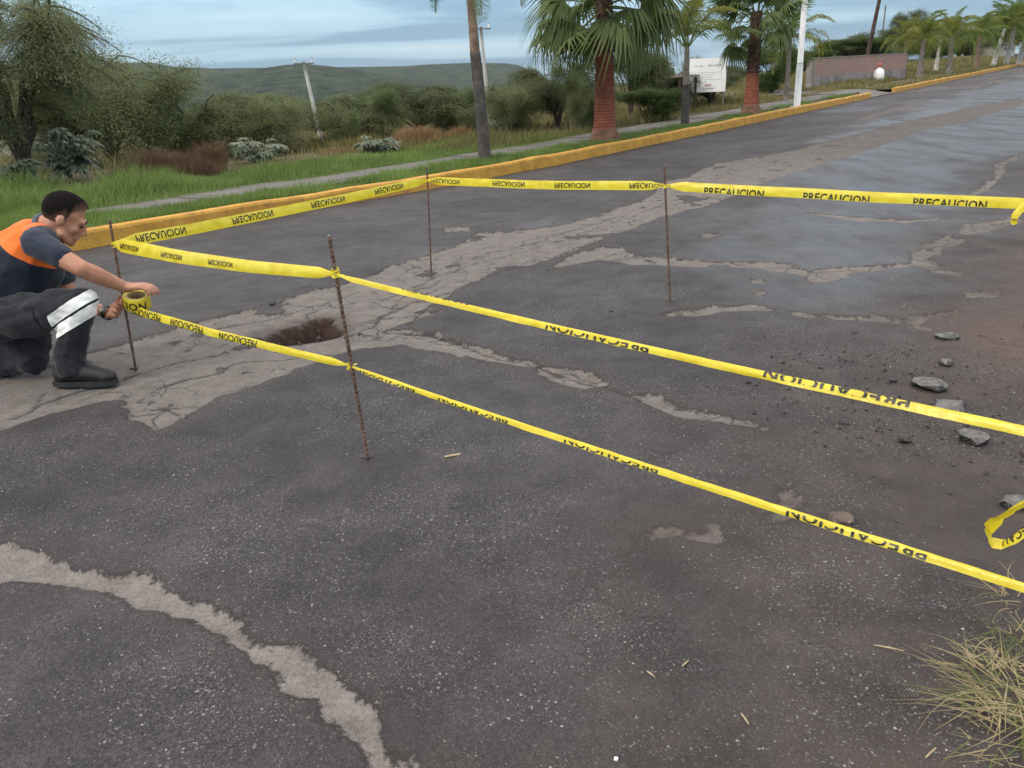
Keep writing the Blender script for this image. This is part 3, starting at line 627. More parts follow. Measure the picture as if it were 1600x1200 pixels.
bush(1500, 100, 48, 150, shB, 'dark hedge behind the row of small palms', G2, 2.8, tt=9)
bush(1590, 95, 22, 120, shB, 'dark tree behind the last whitewashed palms', G2, 4.8, 'tree', 'tree', tt=7)

bush(1450, 105, 58, 110, shA, 'green hedge between the leaning timber pole and the small palms', G2, 1.1, tt=12)
bush(1535, 100, 44, 110, shD, 'green hedge behind the whitewashed palm cluster', G2, 0.6, tt=9)
bush(1488, 100, 52, 120, shC, 'pale green hedge behind the stout grey trunked palm', G2, 3.3, tt=11)
bush(1352, 108, 60, 110, shA, 'olive hedge above the middle of the brick wall', G2, 5.0, tt=13)
# --- fan palms
m_fan = leafmat('fan_palm_leaf', (0.075, 0.112, 0.036), (0.190, 0.240, 0.085), transl=0.3, spec=0.25, rough=0.55)
m_fibre = simple('palm_fibre', (0.045, 0.026, 0.018), (0.15, 0.085, 0.055), 14, 0.95, 0.9, bscale=40, bdist=0.03)
m_redtr, t, b = newmat('red_painted_trunk')
c = ramp(t, noise(t, 5, 6, 0.7), [(0.3, (0.15, 0.048, 0.028)), (0.5, (0.235, 0.068, 0.038)), (0.72, (0.30, 0.105, 0.062))])
L(t, c, b.inputs['Base Color']); b.inputs['Roughness'].default_value = 0.8
wv = N(t, 'ShaderNodeTexWave'); wv.bands_direction = 'Z'; wv.inputs['Scale'].default_value = 5.0; wv.inputs['Distortion'].default_value = 3; L(t, t.nodes['geo'].outputs['Position'], wv.inputs['Vector'])
bump(t, b, M(t, 'ADD', wv.outputs['Fac'], noise(t, 30, 4)), 0.5, 0.015)
m_muddy = simple('muddy_trunk_base', (0.11, 0.058, 0.040), (0.22, 0.12, 0.085), 7, 0.95, 0.6)
def fan_leaf(seed, radius=0.72, pet=0.75, droop=0.25):
    rng = np.random.default_rng(seed); mb = MB()
    u = np.linspace(0, 1, 5); mb.tube([(x*pet, 0, -0.05*x*x) for x in u], 0.016-0.007*u, 4)
    nseg = 34
    for k in range(nseg):
        a = R(-128+256*k/(nseg-1)); ln = radius*(1-0.30*(abs(a)/R(128))**2)*rng.uniform(0.9, 1.08); wd = 0.026
        d = np.array([math.cos(a), math.sin(a), 0]); sd = np.array([-math.sin(a), math.cos(a), 0]); o = np.array([pet, 0, -0.05])
        pts = []; wd = 0.019
        for q, ww in ((0.03, 0.3), (0.45, 1.0), (0.75, 0.7), (1.0, 0.06)):
            fold = 0.10*math.cos(a)*q; dz = -droop*ln*q**2.6*rng.uniform(0.8, 1.6)-0.0+fold
            cpt = o+d*ln*q*(1-0.15*q*droop)+np.array([0, 0, dz]); vz = np.array([0, 0, 0.010*ww])
            pts += [cpt-sd*wd*ww*(1.6 if q < .5 else 1), cpt+vz, cpt+sd*wd*ww*(1.6 if q < .5 else 1)]
        f = []
        for r_ in range(3): f += [(3*r_, 3*r_+1, 3*r_+4, 3*r_+3), (3*r_+1, 3*r_+2, 3*r_+5, 3*r_+4)]
        mb.add(pts, f4=f)
    return mb.mesh('frond', m_fan)
FANS = [fan_leaf(1, droop=0.25), fan_leaf(2, 0.78, 0.9, 0.5), fan_leaf(3, 0.7, 0.7, 0.9), fan_leaf(4, 0.66, 0.8, 0.35)]
def trunk_mesh(name, h_, r_base, r_top, mat, lean=(0, 0), n=14, rings=40, rough=0.03, ringed=0.0, z0=0.0, flare=0.25):
    rng = np.random.default_rng(int(h_*1000)+7); zz_ = np.linspace(0, h_, rings); th = np.arange(n)*2*math.pi/n
    u = zz_/h_; rr_ = r_top+(r_base-r_top)*(1-u)**1.2+r_base*flare*np.exp(-zz_/0.12)
    rad = rr_[:, None]*(1+rng.normal(0, rough, (rings, n)))*(1+ringed*((np.arange(rings) % 2)[:, None]-0.5))
    x = rad*np.cos(th)[None]+(lean[0]*u**1.5)[:, None]; y = rad*np.sin(th)[None]+(lean[1]*u**1.5)[:, None]
    v = np.stack([x, y, np.repeat(zz_[:, None], n, 1)+z0], -1).reshape(-1, 3)
    i = np.arange(rings-1)[:, None]*n; j = np.arange(n)[None]; k_ = (j+1) % n
    f = np.stack([i+j, i+k_, i+n+k_, i+n+j], -1).reshape(-1, 4)
    v = np.vstack([v, [[lean[0], lean[1], h_+z0]]]); cap = np.array([[(rings-1)*n+q, (rings-1)*n+(q+1) % n, len(v)-1] for q in range(n)])
    return mesh_np(name, v, [f, cap], mat, True)
def put_frond(root, me, pos, az, el, roll, sc_=1.0):
    o = mkobj('frond', me, root)
    o.location = pos; o.rotation_euler = (Matrix.Rotation(az, 3, 'Z') @ Matrix.Rotation(-el, 3, 'Y') @ Matrix.Rotation(roll, 3, 'X')).to_euler(); o.scale = (sc_,)*3
    return o
def fan_palm(px, py, wpx, redtop, crown_c, crown_r, label, seed, n=34):
    rng = random.Random(seed); b_ = gp(px, py); k_ = ppm(b_); h_red = hz(px, redtop, b_); h_c = hz(px, crown_c, b_); rb = wpx/k_/2
    root = thing('fan_palm', label, 'palm tree', b_, 0, 'fan palms with red painted trunks')
    root.location.z -= 0.03
    tr = mkobj('trunk', trunk_mesh('trunk', h_red, rb*0.92, rb*0.66, m_redtr, flare=0.16), root)
    mkobj('trunk_base', trunk_mesh('trunk_base', 0.28, rb*1.14, rb*0.96, m_muddy, rings=10, rough=0.04, flare=0.2), root)['label'] = 'mud stained foot of the painted trunk'
    fb = trunk_mesh('fibre_sheath', h_c-h_red+0.25, rb*0.74, rb*0.62, m_fibre, rings=36, rough=0.10, ringed=0.16, z0=0, flare=0.0)
    o = mkobj('fibre_sheath', fb, root); o.location = (0, 0, h_red-0.02)
    cr = crown_r/k_; S_ = cr/1.5
    for i in range(n):
        u = i/(n-1); el = R(84-114*u+rng.uniform(-8, 8)); az = i*2.39996+rng.uniform(-.2, .2)
        me = FANS[0 if u < 0.3 else (1 if u < 0.6 else (2 if rng.random() < .6 else 3))]
        put_frond(root, me, (0.08*math.cos(az), 0.08*math.sin(az), h_c+0.18*(1-2*u)), az, el, rng.uniform(-.5, .5), S_*rng.uniform(.88, 1.1))
    return root
fan_palm(945, 220, 40, 78, 0, 142, 'thick fan palm with brick red trunk beside the yellow kerb', 1, 42)
fan_palm(1173, 178, 27, 112, 30, 74, 'shorter fan palm with red trunk between sign and lamp post', 2, 36)

# --- queen palms
m_queen = leafmat('queen_palm_leaf', (0.085, 0.135, 0.032), (0.215, 0.285, 0.075), transl=0.35, spec=0.2, rough=0.55)
m_qyel = leafmat('queen_palm_leaf_yellowish', (0.140, 0.160, 0.035), (0.300, 0.310, 0.075), transl=0.35, spec=0.4)
m_qtr = simple('queen_palm_trunk', (0.13, 0.112, 0.095), (0.26, 0.225, 0.19), 8, 0.9, 0.6, bscale=25)
m_qdark = simple('queen_palm_trunk_dark', (0.050, 0.044, 0.041), (0.105, 0.092, 0.084), 8, 0.9, 0.6, bscale=25)
m_qtan = simple('tan_palm_trunk', (0.16, 0.105, 0.075), (0.30, 0.21, 0.155), 8, 0.9, 0.6, bscale=25)
m_wtr = simple('whitewashed_trunk', (0.34, 0.32, 0.29), (0.60, 0.58, 0.54), 8, 0.85, 0.5, bscale=25)
def queen_frond(seed, length=2.0, arch=0.9, mat=m_queen, npair=54, lleaf=0.42):
    rng = np.random.default_rng(seed); mb = MB(); u = np.linspace(0, 1, 12)
    px_ = length*(u-0.16*arch*u**3); pz = 0.42*length*arch*(u*0.9-1.45*u**2.2)
    mb.tube(np.stack([px_, 0*u, pz], 1), 0.020*(1-0.85*u)+0.002, 4)
    for k in range(npair):
        q = 0.16+0.84*k/npair; c_ = np.array([np.interp(q, u, px_), 0, np.interp(q, u, pz)])
        for sg in (-1, 1):
            ln = lleaf*(0.35+0.9*math.sin(math.pi*min(1, q*0.92+0.06)))*rng.uniform(.8, 1.15); f_ = rng.uniform(0.35, 0.75); up = rng.uniform(-0.1, 0.5)
            d = np.array([f_, sg*1.0, up]); d /= np.linalg.norm(d); w_ = np.array([1.0, 0, 0.2])*0.013
            m1 = c_+d*ln*0.5; e = c_+d*ln*0.85+np.array([0, 0, -0.45*ln])
            mb.add([c_-w_*.6, c_+w_*.6, m1+w_, m1-w_, e], [(3, 2, 4)], [(0, 1, 2, 3)])
    return mb.mesh('frond', mat)
QF = [queen_frond(1), queen_frond(2, 1.9, 1.25), queen_frond(3, 2.1, 0.7), queen_frond(5, 1.9, 1.5)]
QY = [queen_frond(6, 1.9, 1.2, m_qyel), queen_frond(7, 1.8, 1.5, m_qyel)]
def queen_palm(px, py, wpx, crown_c, crown_r, label, seed, low=None, lowm=m_qdark, upm=m_qtr, n=13, yel=0.25, lean=0.0, group='queen palms along the footpath', fr=(75, -35), b_=None, wind=0.0):
    rng = random.Random(seed); b_ = b_ or gp(px, py); k_ = ppm(b_); h_c = hz(px, crown_c, b_); rb = wpx/k_/2; h_l = hz(px, low, b_) if low else 0
    root = thing('queen_palm', label, 'palm tree', b_, 0, group); root.location.z -= 0.03
    if low:
        mkobj('trunk', trunk_mesh('trunk', h_l, rb, rb*.85, lowm, (lean*h_l/h_c, 0), flare=0.12), root)
        o = mkobj('upper_trunk', trunk_mesh('upper_trunk', h_c-h_l, rb*.8, rb*.55, upm, (lean*(1-h_l/h_c), 0), ringed=0.05, flare=0.0), root); o.location = (lean*h_l/h_c, 0, h_l-0.01)
    else: mkobj('trunk', trunk_mesh('trunk', h_c, rb, rb*.6, upm, (lean, 0), ringed=0.05), root)
    S_ = crown_r/k_/1.5
    for i in range(n):
        u = i/(n-1); az = i*2.39996+rng.uniform(-.3, .3); el = R(fr[0]+(fr[1]-fr[0])*u+rng.uniform(-8, 8))
        me = rng.choice(QY) if rng.random() < yel else rng.choice(QF)
        put_frond(root, me, (lean+0.05*math.cos(az), 0.05*math.sin(az), h_c-0.02), az, el, rng.uniform(-.3, .3), S_*rng.uniform(.85, 1.12))
    return root
queen_palm(758, 252, 19, -62, 78, 'slender palm with grey lower trunk and tan ringed upper trunk', 4, 78, m_qdark, m_qtan, lean=-0.12, n=12, fr=(60, -55))
queen_palm(1070, 196, 13, 70, 76, 'small palm with dark lower trunk standing left of the white sign', 5, 130, n=11, yel=0.4, fr=(82, 22))
bq = gp(1228, 158); queen_palm(1228, 158, 9, 56, 62, 'small palm behind the white lamp post', 6, n=13, yel=0.2, b_=bq)
for i, (x, y, wd, cc, cr, lb, tm, yl) in enumerate([
  (1412, 112, 7, 62, 34, 'small yellowish palm nearest the leaning timber pole', m_qtr, 0.7),
  (1436, 122, 10, 60, 40, 'small palm with grey trunk right of the white sack', m_qtr, 0.6),
  (1462, 110, 7, 58, 32, 'thin palm behind the grey trunked small palm', m_wtr, 0.5),
  (1482, 116, 10, 56, 40, 'small palm with stout grey trunk halfway along the far row', m_qtr, 0.5),
  (1524, 108, 8, 54, 34, 'small palm with tan trunk and dry skirt in the far row', m_qtan, 0.3),
  (1552, 104, 8, 44, 40, 'whitewashed palm leading the cluster of pale trunks', m_wtr, 0.3),
  (1572, 102, 8, 40, 40, 'whitewashed palm in the middle of the pale trunk cluster', m_wtr, 0.3),
  (1592, 100, 8, 30, 44, 'tallest whitewashed palm ending the far row', m_wtr, 0.4)]):
    queen_palm(x, y, wd, cc, cr, lb, 20+i, upm=tm, yel=yl, n=20, lean=0.1*(i % 3-1)+(0.35 if tm is m_wtr and i > 4 else 0), group='small palms along the far verge')

# --- castor plants with big palmate leaves
m_castor = leafmat('castor_leaf', (0.125, 0.155, 0.100), (0.240, 0.280, 0.190), transl=0.25, spec=0.5, rough=0.4)
m_cstem = simple('castor_stem', (0.12, 0.11, 0.06), (0.2, 0.15, 0.09), 6, 0.8)
def castor_leaf(seed, r_=0.2):
    rng = np.random.default_rng(seed); mb = MB(); mb.tube([(0, 0, 0), (0.09, 0, 0.02), (0.17, 0, 0.0)], 0.005, 3)
    for k in range(8):
        a = R(-150+300*k/7); ln = r_*(0.65+0.4*math.cos(a*0.55))*rng.uniform(.9, 1.1); d = np.array([math.cos(a), math.sin(a), 0]); sd = np.array([-d[1], d[0], 0]); o = np.array([0.17, 0, 0])
        mb.add([o, o+d*ln*.5-sd*ln*.19+[0, 0, -.02], o+d*ln+[0, 0, -.35*ln], o+d*ln*.5+sd*ln*.19+[0, 0, -.02], o+d*ln*.5+[0, 0, .015]], [(0, 1, 4), (1, 2, 4), (2, 3, 4), (3, 0, 4)])
    return mb.mesh('leaf', m_castor)
CL = [castor_leaf(1), castor_leaf(2, .24), castor_leaf(3, .17)]
def castor(px, py, top, wpx, label, seed, n=44, zs=1.0):
    rng = random.Random(seed); b_ = gp(px, py); h_ = hz(px, top, b_); wd = wpx/ppm(b_)/2
    root = thing('castor_plant', label, 'plant', b_, 0, 'castor plants behind the footpath'); mb = MB(); tips = []
    for k in range(7):
        a = k*0.9+rng.uniform(-.3, .3); r_ = wd*rng.uniform(.3, .85); hh = h_*rng.uniform(.55, .95)
        pts = [(math.cos(a)*r_*u**1.3, math.sin(a)*r_*u**1.3, hh*u) for u in np.linspace(0, 1, 6)]; mb.tube(pts, np.linspace(.02, .008, 6), 5); tips.append(pts)
    mb.obj('stem', m_cstem, root)
    for i in range(n):
        pts = rng.choice(tips); u = rng.uniform(.35, 1)*5; k = min(4, int(u)); f_ = u-k; p = [pts[k][j]*(1-f_)+pts[k+1][j]*f_ for j in range(3)]
        o = mkobj('leaf', rng.choice(CL), root); o.location = p; o.rotation_euler = (rng.uniform(-.3, .3), rng.uniform(-.2, .5), rng.uniform(0, 6.28)); o.scale = (rng.uniform(.7, 1.15)*zs,)*3
castor(110, 283, 192, 135, 'bushy castor plant with pale green star leaves under the mesquite', 1, 75)
castor(30, 300, 245, 70, 'small castor plant left of the bushy one', 5, 24)
castor(400, 254, 205, 95, 'castor plant to the right of the rust brown grass', 2, 44)
castor(352, 250, 160, 60, 'tall thin castor plant behind the rust brown grass', 6, 20)
castor(590, 240, 205, 80, 'castor plant in front of the straw coloured mound', 3, 40)
castor(775, 214, 178, 40, 'castor plant right of the slender palm trunk', 4, 20)

# --- grass
m_grass = leafmat('green_grass', (0.105, 0.165, 0.042), (0.265, 0.365, 0.110), transl=0.3, scale=1.0)
m_tallg = leafmat('tall_green_grass', (0.095, 0.155, 0.040), (0.260, 0.350, 0.110), transl=0.3, scale=0.6)
m_rust = leafmat('rust_dry_grass', (0.120, 0.072, 0.045), (0.255, 0.160, 0.105), transl=0.2, scale=2)
m_straw = leafmat('straw_dry_grass', (0.230, 0.140, 0.070), (0.420, 0.290, 0.165), transl=0.25, scale=2)
m_mixg = leafmat('mixed_verge_grass', (0.120, 0.130, 0.045), (0.320, 0.260, 0.125), transl=0.25, scale=0.8)
def blades(x, y, z, h_, w_, lean, rng):
    n = len(x); az = rng.uniform(0, 2*math.pi, n); la = rng.uniform(0, 2*math.pi, n); lm = lean*h_*rng.uniform(.2, 1.2, n)
    b_ = np.stack([x, y, z], 1); sd = np.stack([np.cos(az), np.sin(az), 0*az], 1)*w_[:, None]; ld = np.stack([np.cos(la)*lm, np.sin(la)*lm, 0*la], 1)
    up = np.array([0, 0, 1.0])*h_[:, None]
    v = np.stack([b_-sd, b_+sd, b_+up*.6+ld*.35+sd*.6, b_+up*.6+ld*.35-sd*.6, b_+up+ld], 1).reshape(-1, 3); i = np.arange(n)[:, None]*5
    return v, np.concatenate([i, i+1, i+2, i+3], 1), np.concatenate([i+3, i+2, i+4], 1)
def grass_field(name, label, n, s0, s1, t0, t1, hf, wid, mat, seed, dens=None, lean=0.5, spow=1.0):
    rng = np.random.default_rng(seed); s = s0+(s1-s0)*rng.random(n)**spow; t_ = rng.uniform(t0, t1, n)
    x = P0[0]+s*Dr[0]+t_*Nr[0]; y = P0[1]+s*Dr[1]+t_*Nr[1]
    if dens is not None:
        k = rng.random(n) < dens(x, y, s, t_); x, y, s, t_ = x[k], y[k], s[k], t_[k]
    h_ = hf(x, y, s, t_)*rng.uniform(.5, 1.2, len(x)); v, f4, f3 = blades(x, y, H(x, y)-0.01, h_, np.full(len(x), wid)*(1+s/25*(s > 0)), lean, rng)
    o = mkobj(name, mesh_np(name, v, [f4, f3], mat)); return tag(o, label, 'grass', kind='stuff')
grass_field('grass', 'short green grass strip between the yellow kerb and the footpath', 80000, -9, 26, 0.17, 1.02, lambda x, y, s, t: 0.07+0.10*np.clip(fbm(x*1.7, y*1.7, 3)+.35, 0, 1)*(1-0.6*sstep(s, 2, 10)), 0.005, m_grass, 1, lambda x, y, s, t: np.clip(0.8+1.2*fbm(x*1.2, y*1.2, 3)-0.65*sstep(s, 4, 12), 0, 1), spow=1.3)
grass_field('grass', 'tall lush grass growing behind the footpath', 75000, -9, 8, 1.8, 4.6, lambda x, y, s, t: (0.16+0.42*np.clip(fbm(x*0.8, y*0.8, 3)+.4, 0, 1))*(.35+.65*sstep(t, 1.8, 2.5))*(1-.62*sstep(s, -3.5, 1.5)), 0.006, m_tallg, 2, lambda x, y, s, t: np.clip(.9+fbm(x*.9+5, y*.9, 3), 0, 1), lean=.6)
grass_field('grass', 'grass covering the footpath end near the crouching man', 40000, -9, -4.3, 0.75, 2.2, lambda x, y, s, t: 0.10+0.14*np.clip(fbm(x*1.3, y*1.3, 3)+.35, 0, 1), 0.005, m_grass, 5, lambda x, y, s, t: 1-sstep(s+0.4*fbm(x*3, y*3, 2), -5.2, -4.4), lean=.5)
grass_field('grass', 'weedy grass between the footpath and the scrub', 50000, 4, 40, 2.1, 9, lambda x, y, s, t: 0.12+0.32*np.clip(fbm(x*.5, y*.5, 3)+.3, 0, 1), 0.008, m_mixg, 3, lambda x, y, s, t: np.clip(.7+1.2*fbm(x*.4+9, y*.4, 3), 0, 1), lean=.7, spow=1.3)
grass_field('grass', 'rough scrub grass sloping towards the valley', 32000, -9, 40, 4.4, 22, lambda x, y, s, t: 0.15+0.35*np.clip(fbm(x*.4, y*.4, 3)+.3, 0, 1), 0.010, m_mixg, 4, None, lean=.7)
grass_field('grass', 'thin grass on the far verge under the small palms', 36000, 26, 95, 0.2, 12, lambda x, y, s, t: 0.10+0.22*np.clip(fbm(x*.4, y*.4, 3)+.3, 0, 1), 0.010, m_mixg, 6, lambda x, y, s, t: ((s > 29.8) | (t > 9))*1.0, lean=.6, spow=1.5)
def clump(px, py, top, wpx, label, mat, seed, n=2600, name='dry_grass_clump', cat='dry grass', flat=1.0, wid=0.006, group='dry grass mounds behind the footpath'):
    rng = np.random.default_rng(seed); b_ = gp(px, py); h_ = hz(px, top, b_); r_ = wpx/ppm(b_)/2
    a = rng.uniform(0, 2*math.pi, n); q = np.sqrt(rng.random(n))*r_*.85; x = np.cos(a)*q; y = np.sin(a)*q*0.8
    dome = h_*(1-0.75*(q/r_)**1.6)*(1+0.5*fbm(x*2.2+seed, y*2.2, 3))
    v, f4, f3 = blades(x, y, 0*x-0.02, np.maximum(dome*rng.uniform(.35, 1.1, n), .05), np.full(n, wid), 0.7*flat, rng)
    o = mkobj(name, mesh_np(name, v, [f4, f3], mat)); o.location = b_; return tag(o, label, cat, group)
clump(262, 280, 228, 190, 'wide rust brown mound of dry grass behind lush green grass', m_rust, 1, 9000)
clump(330, 270, 216, 55, 'tufted orange brown dry grass rising from the rust mound', m_rust, 2, 3500)
clump(655, 226, 190, 95, 'straw coloured mound of dry grass left of the slender palm', m_straw, 3, 5500)
clump(718, 222, 194, 60, 'pale straw tuft touching the slender palm trunk', m_straw, 4, 2800)
clump(530, 238, 226, 90, 'low tan dry grass at the foot of the leaning concrete pole', m_straw, 5, 3000)
# ------------------------------------------------------------------ poles, sign, wall, buildings
def to_pt(px, py, base):
    """point above/beside 'base' in the upright plane facing the camera, at a pixel"""
    n = np.array([base[0], base[1], 0.0]); n /= np.linalg.norm(n); d = ray(px, py); k_ = (np.array(base)-C0)@n/(d@n); return Vector(C0+d*k_)
m_pole = simple('pole_concrete', (0.45, 0.44, 0.42), (0.62, 0.61, 0.58), 3, 0.85, 0.3, bscale=40)
m_white, t, b = newmat('white_enamel')
c = ramp(t, noise(t, 3, 6, 0.7), [(0.3, (0.66, 0.66, 0.65)), (0.6, (0.82, 0.82, 0.81))]); c = mix(t, ramp(t, noise(t, 9, 6, .75), [(.62, 0.0), (.72, .5)]), c, (0.42, 0.37, 0.31))
L(t, c, b.inputs['Base Color']); b.inputs['Roughness'].default_value = 0.45
m_timber = simple('creosoted_timber', (0.045, 0.026, 0.020), (0.11, 0.066, 0.052), 4, 0.9, 0.5, bscale=30)
m_galv = simple('galvanised_steel', (0.20, 0.20, 0.20), (0.34, 0.34, 0.34), 6, 0.5, metal=0.6)
m_darkst = simple('rusty_post_steel', (0.05, 0.035, 0.03), (0.12, 0.085, 0.07), 9, 0.8)
def util_pole(px, py, tx, ty, wpx, label, mat, name='utility_pole', arm=True, group=None, extra=0.0, taper=0.65):
    b_ = gp(px, py); tp = to_pt(tx, ty, b_); r_ = wpx/ppm(b_)/2; root = thing(name, label, 'pole', b_, 0, group)
    v = tp-b_; tp = b_+v*(1+extra); v = tp-b_
    mb = MB(); us = np.linspace(-0.05, 1, 8); mb.tube([v*u for u in us], r_*(1-(1-taper)*np.clip(us, 0, 1)), 12); mb.obj('shaft', mat, root, True)
    if arm:
        dirv = Vector((-Nr[0]*0.5+Dr[0], -Nr[1]*.5+Dr[1], 0)).normalized(); top = v*0.985
        mb = MB(); mb.tube([top-dirv*0.28, top+dirv*0.28], 0.022, 6); mb.obj('crossarm', m_galv, root)
        for q in (-.24, .24):
            mb = MB(); p = top+dirv*q; mb.tube([p+Vector((0, 0, .03)), p+Vector((0, 0, .07)), p+Vector((0, 0, .10)), p+Vector((0, 0, .14))], [.02, .04, .02, .03], 8); mb.obj('insulator', m_white, root, True)
    return root
util_pole(504, 226, 474, 97, 7.5, 'leaning pale concrete utility pole in the scrub before the hill', m_pole, group='concrete poles in the scrub')
util_pole(767, 210, 751, 42, 7, 'slim concrete pole half hidden behind the slender palm', m_pole, group='concrete poles in the scrub')
bt = gp(1352, 104)
util_pole(1352, 104, 1374, 0, 7, 'dark timber pole leaning right above the brick wall', m_timber, extra=0.45)
util_pole(1374, 96, 1384, 8, 3, 'thin dark pole behind the leaning timber pole', m_timber, arm=False)
# white lamp post on the verge
lb = gp(1245, 167); lr = thing('lamp_post', 'white painted steel lamp post standing right behind the yellow kerb', 'lamp post', lb)
k_ = ppm(lb); mb = MB(); mb.tube([(0, 0, -.05), (0, 0, 3.2), (0, 0, 6.2)], [4.6/k_, 4.2/k_, 3.2/k_], 14); mb.obj('shaft', m_white, lr, True)
mb = MB(); mb.tube([(0, 0, 0), (0, 0, 1.25), (0, 0, 1.30)], [5.1/k_, 4.9/k_, 4.4/k_], 14); mb.obj('base_sleeve', m_white, lr, True)
mb = MB(); mb.box((-.16, -.16, -.05), (.16, .16, .03)); mb.obj('base_plate', m_white, lr)
mb = MB(); mb.tube([(0, 0, 6.1), (-Nr[0]*.6, -Nr[1]*.6, 6.5), (-Nr[0]*1.5, -Nr[1]*1.5, 6.6)], .03, 8); mb.obj('arm', m_white, lr, True)
mb = MB(); q = Vector((-Nr[0]*1.7, -Nr[1]*1.7, 6.6)); mb.tube([q+Vector((Nr[0]*.3, Nr[1]*.3, 0)), q, q-Vector((Nr[0]*.3, Nr[1]*.3, .02))], [.05, .13, .05], 10); mb.obj('lamp_head', m_galv, lr, True)
# white sign board
sb = gp(1106, 170); TL = to_pt(1078, 92, sb); TR = to_pt(1137, 90, sb); BL = to_pt(1075, 145, sb); BR = to_pt(1133, 143, sb)
sr = thing('sign_board', 'white rectangular notice board on two thin posts behind the footpath', 'sign', sb)
ex = (BR-BL); sw = ex.length; ex.normalize(); ey = (TL-BL); sh = ey.length; ey.normalize(); en = ex.cross(ey).normalized()
def sp(u, v_, n=0.0): return list(BL-sb+ex*u*sw+ey*v_*sh+en*n)
def splate(u0, u1, v0, v1, n0, n1):
    mb = MB(); mb.add([sp(u0, v0, n0), sp(u1, v0, n0), sp(u1, v1, n0), sp(u0, v1, n0), sp(u0, v0, n1), sp(u1, v0, n1), sp(u1, v1, n1), sp(u0, v1, n1)], f4=[(3, 2, 1, 0), (4, 5, 6, 7), (0, 1, 5, 4), (1, 2, 6, 5), (2, 3, 7, 6), (3, 0, 4, 7)]); return mb
m_panel = simple('sign_white', (0.88, 0.88, 0.87), (0.93, 0.93, 0.92), 4, 0.4)
m_ink = simple('sign_ink', (0.05, 0.05, 0.055), (0.10, 0.10, 0.11), 10, 0.7); m_faint = simple('sign_faint_ink', (0.55, 0.55, 0.56), (0.62, 0.62, 0.62), 10, 0.7); m_pinkink = simple('sign_pink_ink', (0.55, 0.36, 0.34), (0.65, 0.45, 0.43), 10, 0.7)
splate(0, 1, 0, 1, .012, .02).obj('panel', m_panel, sr)
for u in (0.06, 0.95):
    p = BL-sb+ex*u*sw-en*.05; g_ = float(H(sb.x+p.x, sb.y+p.y))-sb.z
    mb = MB(); mb.tube([(p.x, p.y, g_-.1), tuple(p+ey*sh*0.9)], .022, 6); mb.obj('post', m_galv, sr)
rng = random.Random(4)
def scribble(u0, u1, v0, hgt, n, mat, thick=0.010, name='lettering'):
    """a word in slanted script, too small and blurred to read"""
    mb = MB(); du = (u1-u0)/n
    for i in range(n):
        a = u0+du*i; hh = hgt*(1.9 if i == 0 else rng.choice((.6, .8, 1.5, .7)))
        pts = [sp(a, v0, .0235), sp(a+du*.55, v0+hh, .0235), sp(a+du*.75, v0+hh*.5, .0235), sp(a+du*.8, v0, .0235)]
        mb.tube(pts, thick*rng.uniform(.6, 1.1), 4)
    mb.obj(name, mat, sr)
scribble(.15, .37, .76, .030, 6, m_ink, .005); scribble(.50, .86, .76, .038, 9, m_ink, .005)
for v0, u0, u1 in ((.57, .22, .85), (.50, .22, .68), (.43, .22, .62), (.36, .22, .90), (.29, .22, .5)): splate(u0, u1, v0, v0+.018, .0205, .0225).obj('text_line', m_faint, sr)
splate(.45, .62, .17, .24, .0205, .0225).obj('emblem', m_pinkink, sr); scribble(.38, .70, .09, .03, 8, m_ink, .005); scribble(.05, .11, .10, .03, 2, m_faint, .006)
# brick garden wall, lower half rendered grey
m_brick, t, b = newmat('pink_brick'); br = N(t, 'ShaderNodeTexBrick'); sx_ = N(t, 'ShaderNodeSeparateXYZ'); L(t, objvec(t), sx_.inputs[0]); cx_ = N(t, 'ShaderNodeCombineXYZ'); L(t, sx_.outputs[0], cx_.inputs[0]); L(t, sx_.outputs[2], cx_.inputs[1]); L(t, cx_.outputs[0], br.inputs['Vector']); br.inputs['Scale'].default_value = 1.0; br.inputs['Brick Width'].default_value = 0.26; br.inputs['Row Height'].default_value = 0.08; br.inputs['Mortar Size'].default_value = 0.008
br.inputs['Color1'].default_value = (0.40, 0.22, 0.175, 1); br.inputs['Color2'].default_value = (0.32, 0.17, 0.135, 1); br.inputs['Mortar'].default_value = (0.30, 0.27, 0.24, 1)
L(t, mix(t, ramp(t, noise(t, 2, 5), [(.4, 0.0), (.7, .5)]), br.outputs[0], (0.30, 0.25, 0.22)), b.inputs['Base Color']); b.inputs['Roughness'].default_value = .9
m_render = simple('grey_render', (0.20, 0.18, 0.165), (0.32, 0.29, 0.27), 2, .9, .3)
wa = gp(1266, 138); d_ = ray(1412, 118); wl = math.hypot(wa.x, wa.y)*1.22; wb = Vector((d_[0], d_[1], 0))*(wl/math.hypot(d_[0], d_[1])); wb.z = float(H(wb.x, wb.y))
wz = hz(1266, 92, wa); dv = (wb-wa); wlen = math.hypot(dv.x, dv.y); rz = math.atan2(dv.y, dv.x); zt = wa.z+wz-0.0
wr = thing('brick_wall', 'pinkish brick boundary wall with grey rendered base up the slope', 'wall', wa, rz)
slope = (max(wb.z, wa.z)-wa.z)/wlen
def wallpart(name, x0, x1, y0, y1, z0, z1, mat, sl=slope):
    mb = MB(); mb.box((x0, y0, z0), (x1, y1, z1)); 
    vv = mb.v[0]; vv[:, 2] += vv[:, 0]*sl; return mb.obj(name, mat, wr)
wallpart('render_base', 0, wlen, -.08, .08, -.6, wz*.42, m_render); wallpart('brick_face', 0, wlen, -.075, .075, wz*.42, wz, m_brick); wallpart('end_pillar', -.25, 0, -.14, .14, -.6, wz+.06, m_render)
wallpart('coping', 0, wlen, -.10, .10, wz, wz+.05, m_render)
